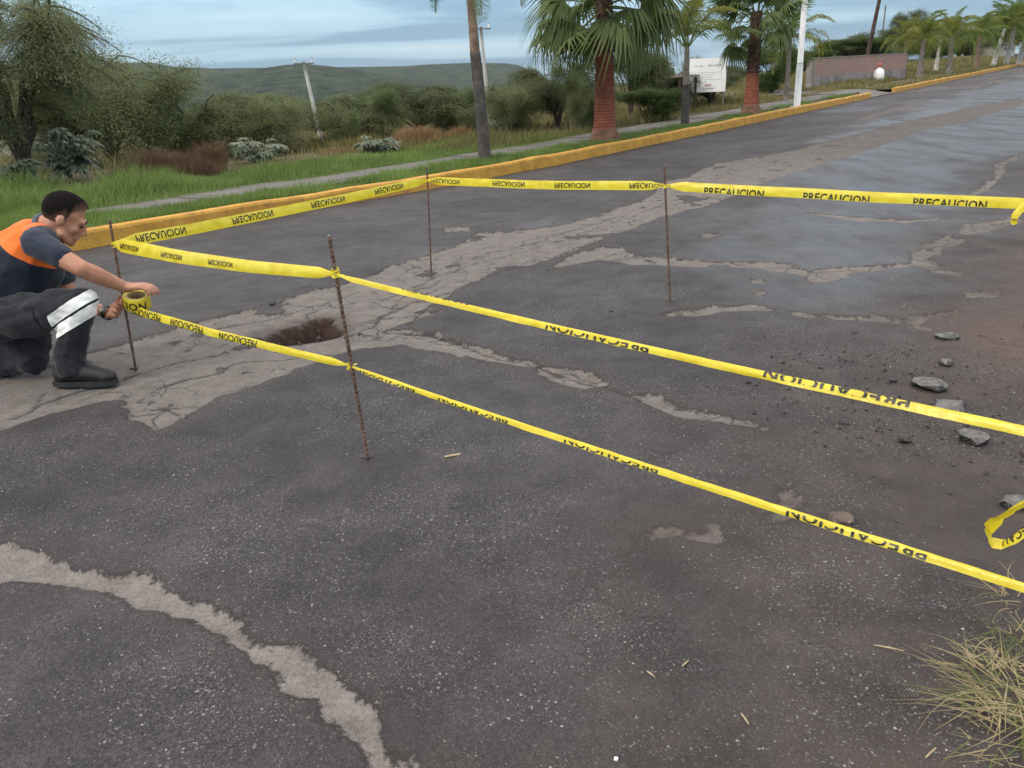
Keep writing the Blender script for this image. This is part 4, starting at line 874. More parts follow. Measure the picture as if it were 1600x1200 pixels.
for i, (x, y0, y1) in enumerate([(1295, 127, 98), (1321, 124, 96), (1345, 126, 101), (1396, 112, 88)]):
    b_ = gp(x, y0); h_ = hz(x, y1, b_); o = thing('fence_post', 'thin rusty fence post before the brick wall', 'fence post', b_, 0, 'fence posts before the brick wall')
    mb = MB(); mb.tube([(0, 0, -.1), (0, 0, h_)], .035, 6); mb.obj('post', m_darkst, o); mb = MB(); mb.tube([(0, 0, h_), (0, 0, h_+.03)], [.045, .02], 6); mb.obj('cap', m_darkst, o)
# white sack on the verge
kb = gp(1372, 127); kk = ppm(kb); kr = thing('white_sack', 'bulging white sack with red tied neck left on the far verge', 'sack', kb)
def lathe(prof, n=16, jit=0.0, seed=1, sx=1.0, sy=1.0):
    rng = np.random.default_rng(seed); th = np.arange(n)*2*math.pi/n; v = []
    for r_, z in prof:
        rr_ = r_*(1+rng.normal(0, jit, n)); v += [(sx*rr_[i]*math.cos(th[i]), sy*rr_[i]*math.sin(th[i]), z) for i in range(n)]
    i = np.arange(len(prof)-1)[:, None]*n; j = np.arange(n)[None]; k2 = (j+1) % n
    f = np.stack([i+j, i+k2, i+n+k2, i+n+j], -1).reshape(-1, 4); mb = MB(); mb.add(v, f4=f); return mb
kw = 8.5/kk; kh = 19/kk
lathe([(0.01, 0), (kw*.9, .0), (kw, kh*.2), (kw*.98, kh*.6), (kw*.75, kh*.88), (kw*.3, kh), (kw*.16, kh*1.06)], 14, .06).obj('body', m_panel, kr, True)
m_red = simple('red_cloth', (0.36, 0.09, 0.07), (0.48, 0.16, 0.13), 8, .9)
lathe([(kw*.2, kh*1.02), (kw*.22, kh*1.08), (kw*.45, kh*1.3), (kw*.1, kh*1.42)], 10, .18, 3).obj('tied_neck', m_red, kr, True)
# lean-to shelter behind the queen palm
ha = gp(1040, 176); hr = thing('shelter', 'low open shelter with flat grey roof behind the drooping palm', 'shelter', ha, math.atan2(Dr[1], Dr[0])); hk = ppm(ha)
ht = hz(1040, 119, ha); hw = 62/hk
mb = MB(); mb.box((-hw/2, -.9, ht-.07), (hw/2, .9, ht)); mb.obj('roof', m_render, hr)
for x in (-hw/2+.08, hw/2-.08):
    for y in (-.8, .8): mb = MB(); mb.tube([(x, y, -.1), (x, y, ht-.07)], .045, 6); mb.obj('post', m_timber, hr)
mb = MB(); mb.box((-hw/2, .75, 0), (hw/2, .79, ht*.8)); mb.obj('back_panel', m_timber, hr)
# house behind the whitewashed palms
def house(b_, w_, d_, h_, rz, mwall, mroof, label, group=None, nwin=2, name='house', pitch=.25):
    o = thing(name, label, 'house', b_, rz, group); mb = MB(); mb.box((-w_/2, -d_/2, -1), (w_/2, d_/2, h_)); mb.obj('wall', mwall, o)
    mb = MB(); e = .12*w_/4; r_ = h_+pitch*d_/2; z0 = h_+.004
    mb.add([(-w_/2-e, -d_/2-e, z0), (w_/2+e, -d_/2-e, z0), (w_/2+e, 0, r_), (-w_/2-e, 0, r_), (-w_/2-e, d_/2+e, z0), (w_/2+e, d_/2+e, z0)], [(0, 3, 4), (1, 5, 2)], [(0, 1, 2, 3), (3, 2, 5, 4), (0, 4, 5, 1)]); mb.obj('roof', mroof, o)
    for i in range(nwin):
        x = -w_/2+w_*(i+.5)/nwin; mb = MB(); mb.box((x-.09*w_, -d_/2-.03, h_*.4), (x+.09*w_, -d_/2+.01, h_*.8)); q = mb.obj('window', m_wfr, o); mb = MB(); mb.box((x-.075*w_, -d_/2-.04, h_*.44), (x+.075*w_, -d_/2-.032, h_*.76)); mb.obj('pane', m_wgl, q)
    return o
m_wfr = simple('window_frame', (.3, .28, .26), (.4, .38, .35), 4, .7); m_wgl = simple('dark_glass', (.02, .025, .03), (.04, .045, .05), 2, .15)
m_rooft = simple('brown_roof', (.10, .055, .04), (.19, .11, .08), 4, .9); m_hw = simple('cream_wall', (.42, .37, .31), (.55, .50, .43), 1.5, .9); m_hw2 = simple('pale_village_wall', (.50, .49, .46), (.62, .60, .56), .2, .9)
d_ = ray(1548, 90); hd_ = math.hypot(d_[0], d_[1]); hb = Vector((d_[0], d_[1], 0))*((6.5+(P0@Nr))/((d_[0]*Nr[0]+d_[1]*Nr[1])/hd_)/hd_); hb.z = float(H(hb.x, hb.y))
house(hb, 4.2, 3.6, hz(1548, 72, hb), AZ*-1+math.pi/2-.2, m_hw, m_rooft, 'small cream house with brown roof behind the whitewashed palms', pitch=.35)
for i, (x, dist, w_) in enumerate([(470, 700, 9), (486, 760, 11), (452, 820, 10), (536, 800, 13), (548, 860, 10), (505, 900, 9)]):
    d_ = ray(x, 175); p = Vector((d_[0], d_[1], 0))*(dist/math.hypot(d_[0], d_[1])); p.z = float(H(p.x, p.y))
    house(p, w_, w_*.7, 3.2, .3*i-.5, m_hw2, m_rooft if i % 2 else m_hw2, 'tiny pale village house at the foot of the far hill', 'village houses in the valley', 2)
# ------------------------------------------------------------------ stakes and barrier tape
m_rebar = simple('rusty_rebar', (0.085, 0.052, 0.038), (0.20, 0.125, 0.090), 40, 0.8, 0.5, bscale=200, metal=0.25, bdist=0.002)
def stake(name_lbl, base, top, group='rebar stakes holding the barrier tape'):
    base = Vector(base); top = Vector(top); v = top-base; ln = v.length; n = int(ln/0.0045); us = np.linspace(0, 1, n); rad = 0.0062+0.0014*((np.arange(n)//2) % 2)
    root = thing('rebar_stake', name_lbl, 'stake', base, 0, group); mb = MB()
    mb.tube([v*(-0.06)]+[v*u for u in us], np.concatenate([[.0062], rad]), 8); mb.obj('ribbed_bar', m_rebar, root)
    d = v.normalized(); mb = MB(); mb.tube([v+d*-.004, v+d*.001], [.0072, .0058], 8); o = mb.obj('cut_end', m_galv, root); o['label'] = 'bright cut end of the bar'
    # crumbled asphalt round the foot
    rng = np.random.default_rng(int(ln*1e4)); mb = MB()
    for i in range(9):
        a = rng.uniform(0, 6.28); r_ = rng.uniform(.008, .03); s_ = rng.uniform(.0015, .004); mb.box((math.cos(a)*r_-s_, math.sin(a)*r_-s_, -.004), (math.cos(a)*r_+s_, math.sin(a)*r_+s_, s_))
    q = mb.obj('crumbs', m_chunk, root); q['kind'] = 'stuff'; return root
m_chunk, t, b = newmat('broken_asphalt')
c = ramp(t, noise(t, 30, 5, .7), [(.3, (.022, .020, .020)), (.5, (.050, .046, .045)), (.7, (.14, .13, .125))])
v = N(t, 'ShaderNodeTexVoronoi'); v.inputs['Scale'].default_value = 110; L(t, t.nodes['geo'].outputs['Position'], v.inputs['Vector'])
L(t, c, b.inputs['Base Color']); b.inputs['Roughness'].default_value = .8; bump(t, b, v.outputs['Distance'], .9, .01)
m_chunktop, t, b = newmat('broken_asphalt_pale'); c = ramp(t, noise(t, 30, 5, .7), [(.3, (.07, .066, .065)), (.5, (.13, .125, .12)), (.7, (.24, .23, .22))])
v = N(t, 'ShaderNodeTexVoronoi'); v.inputs['Scale'].default_value = 110; L(t, t.nodes['geo'].outputs['Position'], v.inputs['Vector']); L(t, c, b.inputs['Base Color']); b.inputs['Roughness'].default_value = .85; bump(t, b, v.outputs['Distance'], .9, .008)
s1 = gp(575, 718); s2 = gp(212, 575); s3 = gp(674, 430); s4 = gp(1047, 472)
s1t = atY(514, 368, s1.y-0.02); s2t = atY(171, 343, s2.y); s3t = atY(667, 260, s3.y); s4t = atY(1038, 258, s4.y)
stake('ribbed rebar stake with two tape knots standing in front of the pothole', s1, s1t)
stake('rebar stake the crouching man is winding tape around', s2, s2t)
stake('rebar stake in the pale cracked band nearest the yellow kerb', s3, s3t)
stake('rebar stake in the dark wet slab carrying one tape knot', s4, s4t)
s5 = Vector((2.74, 3.96, 0)); s5.z = float(zroad(st(s5.x, s5.y)[0])); s6 = Vector((1.06, 1.04, 0))
stake('rebar stake at the red silt edge of the road', s5, s5+Vector((-.01, .02, .84)))
stake('rebar stake by the dry grass at the road edge', s6, s6+Vector((0.0, 0, .86)))
def on_stake(b_, t_, z): u = (z-b_.z)/(t_.z-b_.z); return b_+(t_-b_)*u

m_tape, t, b = newmat('yellow_tape')
c = ramp(t, noise(t, 14, 4), [(.3, (.78, .61, .018)), (.7, (.93, .80, .075))]); L(t, c, b.inputs['Base Color']); b.inputs['Roughness'].default_value = .28; b.inputs['Specular IOR Level'].default_value = .6
bump(t, b, noise(t, 38, 3, dist=1.0), .35, .006)
tr = N(t, 'ShaderNodeBsdfTranslucent'); L(t, c, tr.inputs[0]); ms = N(t, 'ShaderNodeMixShader'); ms.inputs[0].default_value = .28; L(t, b.outputs[0], ms.inputs[1]); L(t, tr.outputs[0], ms.inputs[2]); L(t, ms.outputs[0], t.nodes['Material Output'].inputs[0])
m_tink = simple('tape_ink', (.012, .011, .010), (.030, .028, .022), 30, .4)
def text_mesh(body, height):
    cu = bpy.data.curves.new('print', 'FONT'); cu.body = body; cu.size = 1.0; cu.offset = 0.022; cu.resolution_u = 2; cu.space_character = 1.06
    o = bpy.data.objects.new('print', cu); COL.objects.link(o); dg = bpy.context.evaluated_depsgraph_get(); me = bpy.data.meshes.new_from_object(o.evaluated_get(dg))
    bpy.data.objects.remove(o); v = np.array([tuple(q.co) for q in me.vertices]); lo = v.min(0); sz = v.max(0)-lo; k_ = height/sz[1]
    bm = bmesh.new(); bm.from_mesh(me); bmesh.ops.transform(bm, matrix=Matrix.Scale(k_, 4) @ Matrix.Translation((-lo[0], -lo[1], 0)), verts=bm.verts); bpy.data.meshes.remove(me)
    return bm, sz[0]*k_
class Ribbon:
    """a plastic tape hung along 'path'; prof(u) gives cross-section points (across, out) in metres"""
    def __init__(s, path, prof, twist, name, parent, crinkle=.0030, seed=1):
        s.P = np.array([list(p) for p in path]); seg = np.linalg.norm(np.diff(s.P, axis=0), axis=1); s.arc = np.concatenate([[0], np.cumsum(seg)]); s.L = s.arc[-1]
        tan = np.gradient(s.P, axis=0); tan /= np.linalg.norm(tan, axis=1)[:, None]
        out = np.cross(tan, [0, 0, 1.0]); out /= np.linalg.norm(out, axis=1)[:, None]+1e-9; dn = np.cross(tan, out)*-1; dn = np.where(dn[:, 2:3] > 0, -dn, dn)
        tow = -(s.P-C0); sg = np.sign((tow[:, 0]*out[:, 0]+tow[:, 1]*out[:, 1]).mean()); out = out*sg     # 'out' is the side of the road the photograph is taken from
        G = []; n = len(s.P); rng = np.random.default_rng(seed)
        for i in range(n):
            u = s.arc[i]/s.L; pr = np.array(prof(u)); a = twist(u); e1 = math.cos(a)*dn[i]+math.sin(a)*out[i]; e2 = -math.sin(a)*dn[i]+math.cos(a)*out[i]
            cr = crinkle*np.array([(vnoise(s.arc[i]*22+seed*7, q*1.1)+.5*vnoise(s.arc[i]*60+seed*3, q*2.3)) for q in range(len(pr))])*2
            G.append(s.P[i]+pr[:, :1]*e1+(pr[:, 1:]+cr[:, None])*e2)
        s.G = np.array(G); m = s.G.shape[1]; i = np.arange(n-1)[:, None]*m+np.arange(m-1)[None]
        f = np.stack([i, i+1, i+m+1, i+m], -1).reshape(-1, 4)
        s.me = mesh_np(name, s.G.reshape(-1, 3), f, m_tape, True); s.o = mkobj(name, s.me, parent); s.sg = sg
        pr = np.array(prof(.5)); s.V = np.concatenate([[0], np.cumsum(np.linalg.norm(np.diff(pr, axis=0), axis=1))])
    def at(s, a, v_):
        i = min(max(int(np.searchsorted(s.arc, a))-1, 0), len(s.arc)-2); fa = (a-s.arc[i])/(s.arc[i+1]-s.arc[i]); j = min(max(int(np.searchsorted(s.V, v_))-1, 0), len(s.V)-2); fv = (v_-s.V[j])/(s.V[j+1]-s.V[j])
        g = s.G; p00, p01, p10, p11 = g[i, j], g[i, j+1], g[i+1, j], g[i+1, j+1]; p = p00*(1-fa)*(1-fv)+p01*(1-fa)*fv+p10*fa*(1-fv)+p11*fa*fv
        nr = np.cross(p10-p00, p01-p00); nr /= np.linalg.norm(nr)+1e-12
        if nr@(C0-p) < 0: nr = -nr
        return p+nr*.0014
    def text(s, a0, v0, v1, h_, mode, parent, ycut=None, body='PRECAUCION', stretch=1.0):
        """print the word from arc a0; rows between v0 and v1 of the cross-section; mode: 'up', 'down' (upside down), 'mirror'"""
        bm, w_ = text_mesh(body, h_)
        if ycut is not None:
            for co, no in (((0, ycut[0]*h_, 0), (0, -1, 0)), ((0, ycut[1]*h_, 0), (0, 1, 0))):
                bmesh.ops.bisect_plane(bm, geom=bm.verts[:]+bm.edges[:]+bm.faces[:], plane_co=co, plane_no=no, clear_outer=True)
        for cx in np.arange(.02, w_, .02): bmesh.ops.bisect_plane(bm, geom=bm.verts[:]+bm.edges[:]+bm.faces[:], plane_co=(cx, 0, 0), plane_no=(1, 0, 0))
        for cy_ in np.arange(.004, h_, .004): bmesh.ops.bisect_plane(bm, geom=bm.verts[:]+bm.edges[:]+bm.faces[:], plane_co=(0, cy_, 0), plane_no=(0, 1, 0))
        y0, y1 = (ycut[0]*h_, ycut[1]*h_) if ycut else (0, h_)
        for q in bm.verts:
            x, y = q.co.x, q.co.y; f_ = (y-y0)/(y1-y0)
            if mode == 'up': a, vv = x, 1-f_
            elif mode == 'flip': a, vv = x, f_
            elif mode == 'down': a, vv = w_-x, f_
            else: a, vv = w_-x, 1-f_
            q.co = s.at(a0+a*stretch, v0+(v1-v0)*vv)
        me = bpy.data.meshes.new('lettering'); bm.to_mesh(me); bm.free(); me.materials.append(m_tink); mkobj('lettering', me, parent)
def hang(a, b, sag, n=70, wob=.004, seed=0):
    a = Vector(a); b = Vector(b); out = []
    for i in range(n):
        u = i/(n-1); p = a.lerp(b, u); p.z -= sag*4*u*(1-u); k_ = math.sin(math.pi*u); p.z += wob*k_*float(vnoise(u*6+seed*3.1, 2)); out.append(p)
    return out
def gather(u, e=.06, m=.28): return m+(1-m)*float(sstep(min(u, 1-u), 0, e))
def roof(w_): # folded lengthwise over itself: narrow top facing the sky, front flap
    return lambda u: [(x*gather(u)*w_, o*gather(u)*w_) for x, o in ((.34, -.16), (.02, -.12), (-.16, -.04), (-.20, .10), (-.10, .26), (.16, .36), (.46, .42))]
def flat(w_, cup=.10): return lambda u: [(x*gather(u)*w_, cup*w_*(1-4*x*x)*gather(u)) for x in (-.5, -.3, -.1, .1, .3, .5)]
def knot(p, r_, parent, seed):
    rng = np.random.default_rng(seed); mb = MB(); p = np.array(list(p))
    for k in range(4):
        th = np.linspace(0, 2*math.pi*.98, 14); tl = rng.normal(0, .35, 2); rr_ = r_*rng.uniform(.6, 1.0); q = np.stack([rr_*np.cos(th), rr_*np.sin(th), tl[0]*rr_*np.cos(th)+tl[1]*rr_*np.sin(th)+rng.uniform(-.6, .6)*r_], 1)
        w_ = r_*.5; vv = np.vstack([p+q+[0, 0, w_*.5], p+q*1.06-[0, 0, w_*.5]]); n = len(th); mb.add(vv, f4=[(i, i+1, n+i+1, n+i) for i in range(n-1)])
    for k in range(2):
        d = rng.normal(size=3); d[2] = -abs(d[2]); d /= np.linalg.norm(d); sd = np.cross(d, [0, 0, 1]); sd /= np.linalg.norm(sd); a = p+d*r_*.5; e = p+d*r_*2.0; mb.add([a-sd*r_*.3, a+sd*r_*.3, e+sd*r_*.5, e-sd*r_*.4], f4=[(0, 1, 2, 3)])
    mb.obj('knot', m_tape, parent, True)
TG = 'barrier tapes strung between the stakes'
k1u = atY(524, 428, s1.y-.01); k1l = atY(547, 571, s1.y); k2u = on_stake(s2, s2t, .672); k2l = on_stake(s2, s2t, .335); k3 = on_stake(s3, s3t, .72); k4 = on_stake(s4, s4t, .73)
k5 = Vector((2.735, 3.97, .645)); k6u = k1u+(atY(1600, 665, 1.22)-k1u)*1.12; k6l = k1l+(atY(1600, 910, 1.22)-k1l)*1.12
# along the kerb side
r_ = thing('barrier_tape', 'yellow tape stretched alongside the yellow kerb with black lettering', 'tape', k2u, 0, TG)
r0 = Vector(r_.location)
def local(path, o): return [Vector(p)-Vector(o.location) for p in path]
def span(root, a, b, sag, prof, twist, texts, seed, wob=.004):
    rb = Ribbon(hang(a, b, sag, 80, wob, seed), prof, twist, 'strip', None, seed=seed)
    n0 = len(COL.objects)
    for tx in texts: rb.text(parent=None, **tx)
    new = [rb.o]+[o for o in list(COL.objects)[n0:]]
    for o in new:
        o.data.transform(Matrix.Translation(-Vector(root.location))); o.parent = root
    return rb
def kn(root, p, r_, seed): knot(Vector(p)-Vector(root.location), r_, root, seed)
W = .052; PV = dict(v0=.010, v1=.050)
span(r_, k2u, k3, .012, flat(.060, .06), lambda u: .15, [dict(a0=x, h_=.034, mode='flip', v0=.010, v1=.050) for x in (.12, .72, 1.32, 1.9)], 1); kn(r_, k2u, .012, 1); kn(r_, k3, .013, 2)
# far side
r_ = thing('barrier_tape', 'yellow tape running level across the far side of the cordon', 'tape', k3, 0, TG)
span(r_, k3, k4, .012, flat(.056, .06), lambda u: .1, [dict(a0=x, h_=.032, mode='flip', v0=.012, v1=.046) for x in (.04, .62, 1.14, 1.70)], 3); kn(r_, k4, .013, 5)
span(r_, k4, k5, .006, flat(.056, .08), lambda u: .25, [dict(a0=x, h_=.040, mode='up', v0=.024, v1=.054, ycut=(.35, 1.0)) for x in (.24, .80, 1.36)], 4)
kn(r_, k5, .014, 6)
pth = [k5+Vector((-.09, 0, .005))+Vector((-.028*math.sin(u*3)-.045*u, 0, -.10*u)) for u in np.linspace(0, 1, 14)]
rb = Ribbon(pth, flat(.035, .15), lambda u: .3+u, 'loose_end', None, seed=7); rb.o.data.transform(Matrix.Translation(-Vector(r_.location))); rb.o.parent = r_
# near upper tape
r_ = thing('barrier_tape', 'upper yellow tape sloping past the tall stake with upside down lettering', 'tape', k2u, 0, TG)
span(r_, k2u, k1u, .02, (lambda u: [(x*gather(u)*.072*(1-.45*u), .10*.072*(1-4*x*x)*gather(u)) for x in (-.5, -.3, -.1, .1, .3, .5)]), lambda u: .35, [dict(a0=x, h_=.024, mode='flip', v0=.022, v1=.044) for x in (.10, .55, 1.0)], 8); kn(r_, k1u, .016, 9)
span(r_, k1u, k6u, .012, roof(.0255), lambda u: .12, [dict(a0=.38, h_=.036, mode='up', v0=.012, v1=.021, ycut=(.0, .5)), dict(a0=1.00, h_=.038, mode='down', v0=.0245, v1=.0362, ycut=(.42, 1.0)), dict(a0=1.62, h_=.034, mode='down', v0=.016, v1=.030, ycut=(.22, .78))], 10)
# near lower tape
r_ = thing('barrier_tape', 'lower yellow tape leading from the hand held roll to the road edge', 'tape', k2l, 0, TG)
span(r_, k2l, k1l, .012, (lambda u: [(x*gather(u)*.043*(1-.38*u), .10*.043*(1-4*x*x)*gather(u)) for x in (-.5, -.3, -.1, .1, .3, .5)]), lambda u: .3, [dict(a0=x, h_=.036, mode='down', v0=.006, v1=.038) for x in (.10, .52, .98)], 11); kn(r_, k1l, .015, 12); 
span(r_, k1l, k6l, .012, roof(.0245), lambda u: .12, [dict(a0=x, h_=.036, mode='down', v0=.0255, v1=.0348, ycut=(.5, 1.0)) for x in (.07, .50, 1.03)]+[dict(a0=1.68, h_=.034, mode='down', v0=.022, v1=.0345, ycut=(.40, 1.0))], 13)
# loop of slack tape hanging from the last stake
r_ = thing('barrier_tape', 'slack loop of yellow tape dangling at the road edge', 'tape', atY(1600, 800, 1.25), 0, 'loose barrier tape')
pts = [(1660, 762), (1620, 778), (1585, 795), (1560, 810), (1544, 826), (1541, 838), (1550, 848), (1566, 851), (1582, 843), (1604, 828), (1630, 815), (1660, 808)]
P_ = np.array([list(atY(x, y, 1.25-.02*math.sin(i*.8))) for i, (x, y) in enumerate(pts)]); uu = np.linspace(0, 1, len(pts)); fine = np.linspace(0, 1, 60); pth = [Vector([np.interp(q, uu, P_[:, j]) for j in range(3)]) for q in fine]
rb = Ribbon(pth, lambda u: [(x*.021, .12*.02*(1-4*x*x)) for x in (-.5, -.2, .2, .5)], lambda u: .2+.9*u, 'strip', None, seed=14); rb.o.data.transform(Matrix.Translation(-Vector(r_.location))); rb.o.parent = r_
n0 = len(COL.objects); rb.text(a0=rb.L*.66, h_=.016, mode='down', v0=.004, v1=.018, body='PRECAU', parent=None)
for o in list(COL.objects)[n0:]: o.data.transform(Matrix.Translation(-Vector(r_.location))); o.parent = r_

# ------------------------------------------------------------------ broken asphalt, clods, litter
def rock_mesh(seed, dims, mats=(m_chunk, m_chunktop), sub=2):
    rng = np.random.default_rng(seed); bm = bmesh.new()
    pts = rng.normal(size=(26, 3)); pts /= np.linalg.norm(pts, axis=1)[:, None]; pts = np.sign(pts)*np.abs(pts)**.75
    for p in pts: bm.verts.new(p*np.array(dims)/2)
    bmesh.ops.convex_hull(bm, input=bm.verts[:]); bmesh.ops.delete(bm, geom=[v for v in bm.verts if not v.link_faces], context='VERTS')
    bmesh.ops.subdivide_edges(bm, edges=bm.edges[:], cuts=sub, use_grid_fill=True); bmesh.ops.triangulate(bm, faces=bm.faces[:])
    d = min(dims)
    for v in bm.verts:
        c_ = v.co; n_ = float(fbm(c_.x*5/d*.12+seed*3.7+c_.z*9, c_.y*5/d*.12+c_.z*4, 3)); v.co = c_*(1+.22*n_)
    mz = min(v.co.z for v in bm.verts)
    for v in bm.verts: v.co.z -= mz
    for f in bm.faces: f.material_index = 1 if f.normal.z > .55 else 0
    me = bpy.data.meshes.new('chunk'); bm.to_mesh(me); bm.free()
    for m in mats: me.materials.append(m)
    return me
for i, (x, y, w_, h_, lb) in enumerate([
  (1480, 529, 34, 15, 'small dark asphalt lump at the edge of the red silt'), (1477, 570, 25, 18, 'rounded dark asphalt lump between two larger broken pieces'),
  (1450, 607, 52, 26, 'chunky broken asphalt piece just above the upper tape'), (1487, 640, 64, 26, 'flat pale slab of asphalt crossed by the upper tape'),
  (1520, 690, 46, 30, 'grey asphalt block lying just below the upper tape'), (1585, 792, 44, 28, 'pale asphalt lump beside the slack loop of tape'),
  (1602, 712, 18, 22, 'tan clod of earth at the road edge'), (1312, 812, 44, 18, 'brown crumbling clod beside the lower tape')]):
    b_ = gp(x, y); k_ = ppm(b_); flatq = 'flat' in lb
    me = rock_mesh(40+i, (w_/k_, w_/k_*.8, (h_/k_)*(.75 if not flatq else .5)), (m_chunk, m_chunktop) if i not in (6, 7) else (m_sh, m_sh), 3)
    o = mkobj('asphalt_chunk' if i < 6 else 'earth_clod', me); o.location = b_-Vector((0, 0, .006)); o.rotation_euler = (0, 0, i*1.3); tag(o, lb, 'rubble', 'broken pieces at the road edge')
CR = [rock_mesh(70+i, (1, .8, .6), (m_chunk, m_chunk), 1) for i in range(4)]
for i, (x, y, w_) in enumerate([(1335, 522, 9), (1283, 555, 8), (1297, 560, 6), (1282, 576, 10), (1395, 597, 14), (1412, 690, 22), (1433, 712, 10), (1532, 526, 8), (1320, 640, 6), (1345, 625, 6), (1375, 655, 7), (1390, 672, 6), (1318, 662, 7), (1360, 690, 6), (1365, 745, 9), (1170, 598, 10), (1182, 602, 6), (425, 476, 12), (1490, 728, 9), (1275, 675, 6), (1260, 535, 6), (1455, 560, 6), (1345, 705, 8), (955, 487, 7)]):
    b_ = gp(x, y); s_ = w_/ppm(b_); o = mkobj('asphalt_crumb', CR[i % 4]); o.location = b_-Vector((0, 0, .003)); o.scale = (s_, s_, s_*.9); o.rotation_euler = (0, 0, i*2.1)
    up = y < 430+.222*(x-524)
    lb = {(1395, 597): 'largest black asphalt crumb left of the chunky broken piece', (1412, 690): 'long flat black crumb below the upper tape', (425, 476): 'lone dark clod on the asphalt beyond the pothole', (955, 487): 'lone black crumb before the stake in the dark slab', (1170, 598): 'larger of two black crumbs under the upper tape', (1182, 602): 'smaller of two black crumbs under the upper tape'}.get((x, y))
    tag(o, lb or ('small black asphalt crumb on the far side of the upper tape' if up else 'small black asphalt crumb between the upper and lower tapes'), 'rubble', 'asphalt crumbs')
for i, (x, y, w_) in enumerate([(432, 522, 9), (455, 518, 12), (470, 512, 8), (487, 516, 14), (505, 508, 9), (520, 512, 11), (498, 500, 10), (446, 527, 8), (540, 530, 9), (412, 536, 7), (470, 538, 6), (560, 522, 7), (390, 528, 6)]):
    b_ = gp(x, y); s_ = w_/ppm(b_); inside = i < 8; o = mkobj('asphalt_crumb' if not inside else 'stone', CR[i % 4]); o.location = b_-Vector((0, 0, .13 if inside else .003)); o.scale = (s_*(1.4 if inside else 1),)*3; o.rotation_euler = (.4*i, .3*i, i*2.1)
    tag(o, 'dark stone lying in the earth of the pothole' if inside else 'small asphalt crumb beside the rim of the pothole', 'rubble', 'stones in the pothole' if inside else 'crumbs round the pothole')
# loose gravel scattered on the surface
rng = np.random.default_rng(77); ng = 14000
gs_ = rng.uniform(-9.3, -1.5, ng); gt_ = -ROADW-.4+ (rng.random(ng)**1.8)*5.0
gx_ = P0[0]+gs_*Dr[0]+gt_*Nr[0]; gy_ = P0[1]+gs_*Dr[1]+gt_*Nr[1]; keep = rng.random(ng) < np.clip(.5+1.4*fbm(gx_*1.3, gy_*1.3, 3), .05, 1); gx_, gy_, gs_ = gx_[keep], gy_[keep], gs_[keep]
base = np.array([[1, 0, 0], [-.5, .8, 0], [-.5, -.8, 0], [0.1, 0, .9], [0, 0, -.6], [.3, .7, .3]]); fb_ = np.array([[0, 5, 3], [5, 1, 3], [1, 2, 3], [2, 0, 3], [0, 2, 4], [2, 1, 4], [1, 5, 4], [5, 0, 4]])
n = len(gx_); sz = (.0016+.0035*rng.random(n)**3.0); an = rng.uniform(0, 6.28, n); ca, sa = np.cos(an), np.sin(an)
bb = base[None]*(1+.35*rng.normal(size=(n, 6, 1)))*sz[:, None, None]; vx = bb[:, :, 0]*ca[:, None]-bb[:, :, 1]*sa[:, None]+gx_[:, None]; vy = bb[:, :, 0]*sa[:, None]+bb[:, :, 1]*ca[:, None]+gy_[:, None]; vz = bb[:, :, 2]+zroad(gs_)[:, None]+.002+(.010*fbm(gx_*.9, gy_*.9, 3)+.004*fbm(gx_*6, gy_*6, 2))[:, None]
m_grav, t, b = newmat('loose_gravel'); g = N(t, 'ShaderNodeNewGeometry', name='geo'); L(t, ramp(t, g.outputs['Random Per Island'], [(0, (.05, .045, .042)), (.5, (.14, .125, .115)), (.85, (.26, .24, .225)), (1, (.45, .42, .40))]), b.inputs['Base Color']); b.inputs['Roughness'].default_value = .7
o = mkobj('gravel', mesh_np('gravel', np.stack([vx, vy, vz], -1).reshape(-1, 3), (fb_[None]+np.arange(n)[:, None, None]*6).reshape(-1, 3), m_grav)); tag(o, 'loose gravel chips scattered over the road edge', 'gravel', kind='stuff')
# grit broken off the slabs
rng = np.random.default_rng(9); n = 420; cxy = np.array([list(gp(*q))[:2] for q in ((1400, 600), (1330, 650), (1430, 660), (1300, 560), (1490, 560))])
q = cxy[rng.integers(0, 5, n)]+rng.normal(0, .26, (n, 2)); zq = zroad(st(q[:, 0], q[:, 1])[0])
sz = .003+.010*rng.random(n)**3; an = rng.uniform(0, 6.28, n); ca, sa = np.cos(an), np.sin(an); bb = base[None]*(1+.3*rng.normal(size=(n, 6, 1)))*sz[:, None, None]
vv = np.stack([bb[:, :, 0]*ca[:, None]-bb[:, :, 1]*sa[:, None]+q[:, :1], bb[:, :, 0]*sa[:, None]+bb[:, :, 1]*ca[:, None]+q[:, 1:], bb[:, :, 2]+zq[:, None]+.003], -1).reshape(-1, 3)
o = mkobj('asphalt_grit', mesh_np('asphalt_grit', vv, (fb_[None]+np.arange(n)[:, None, None]*6).reshape(-1, 3), m_chunk)); tag(o, 'black asphalt grit scattered round the broken pieces', 'grit', kind='stuff')
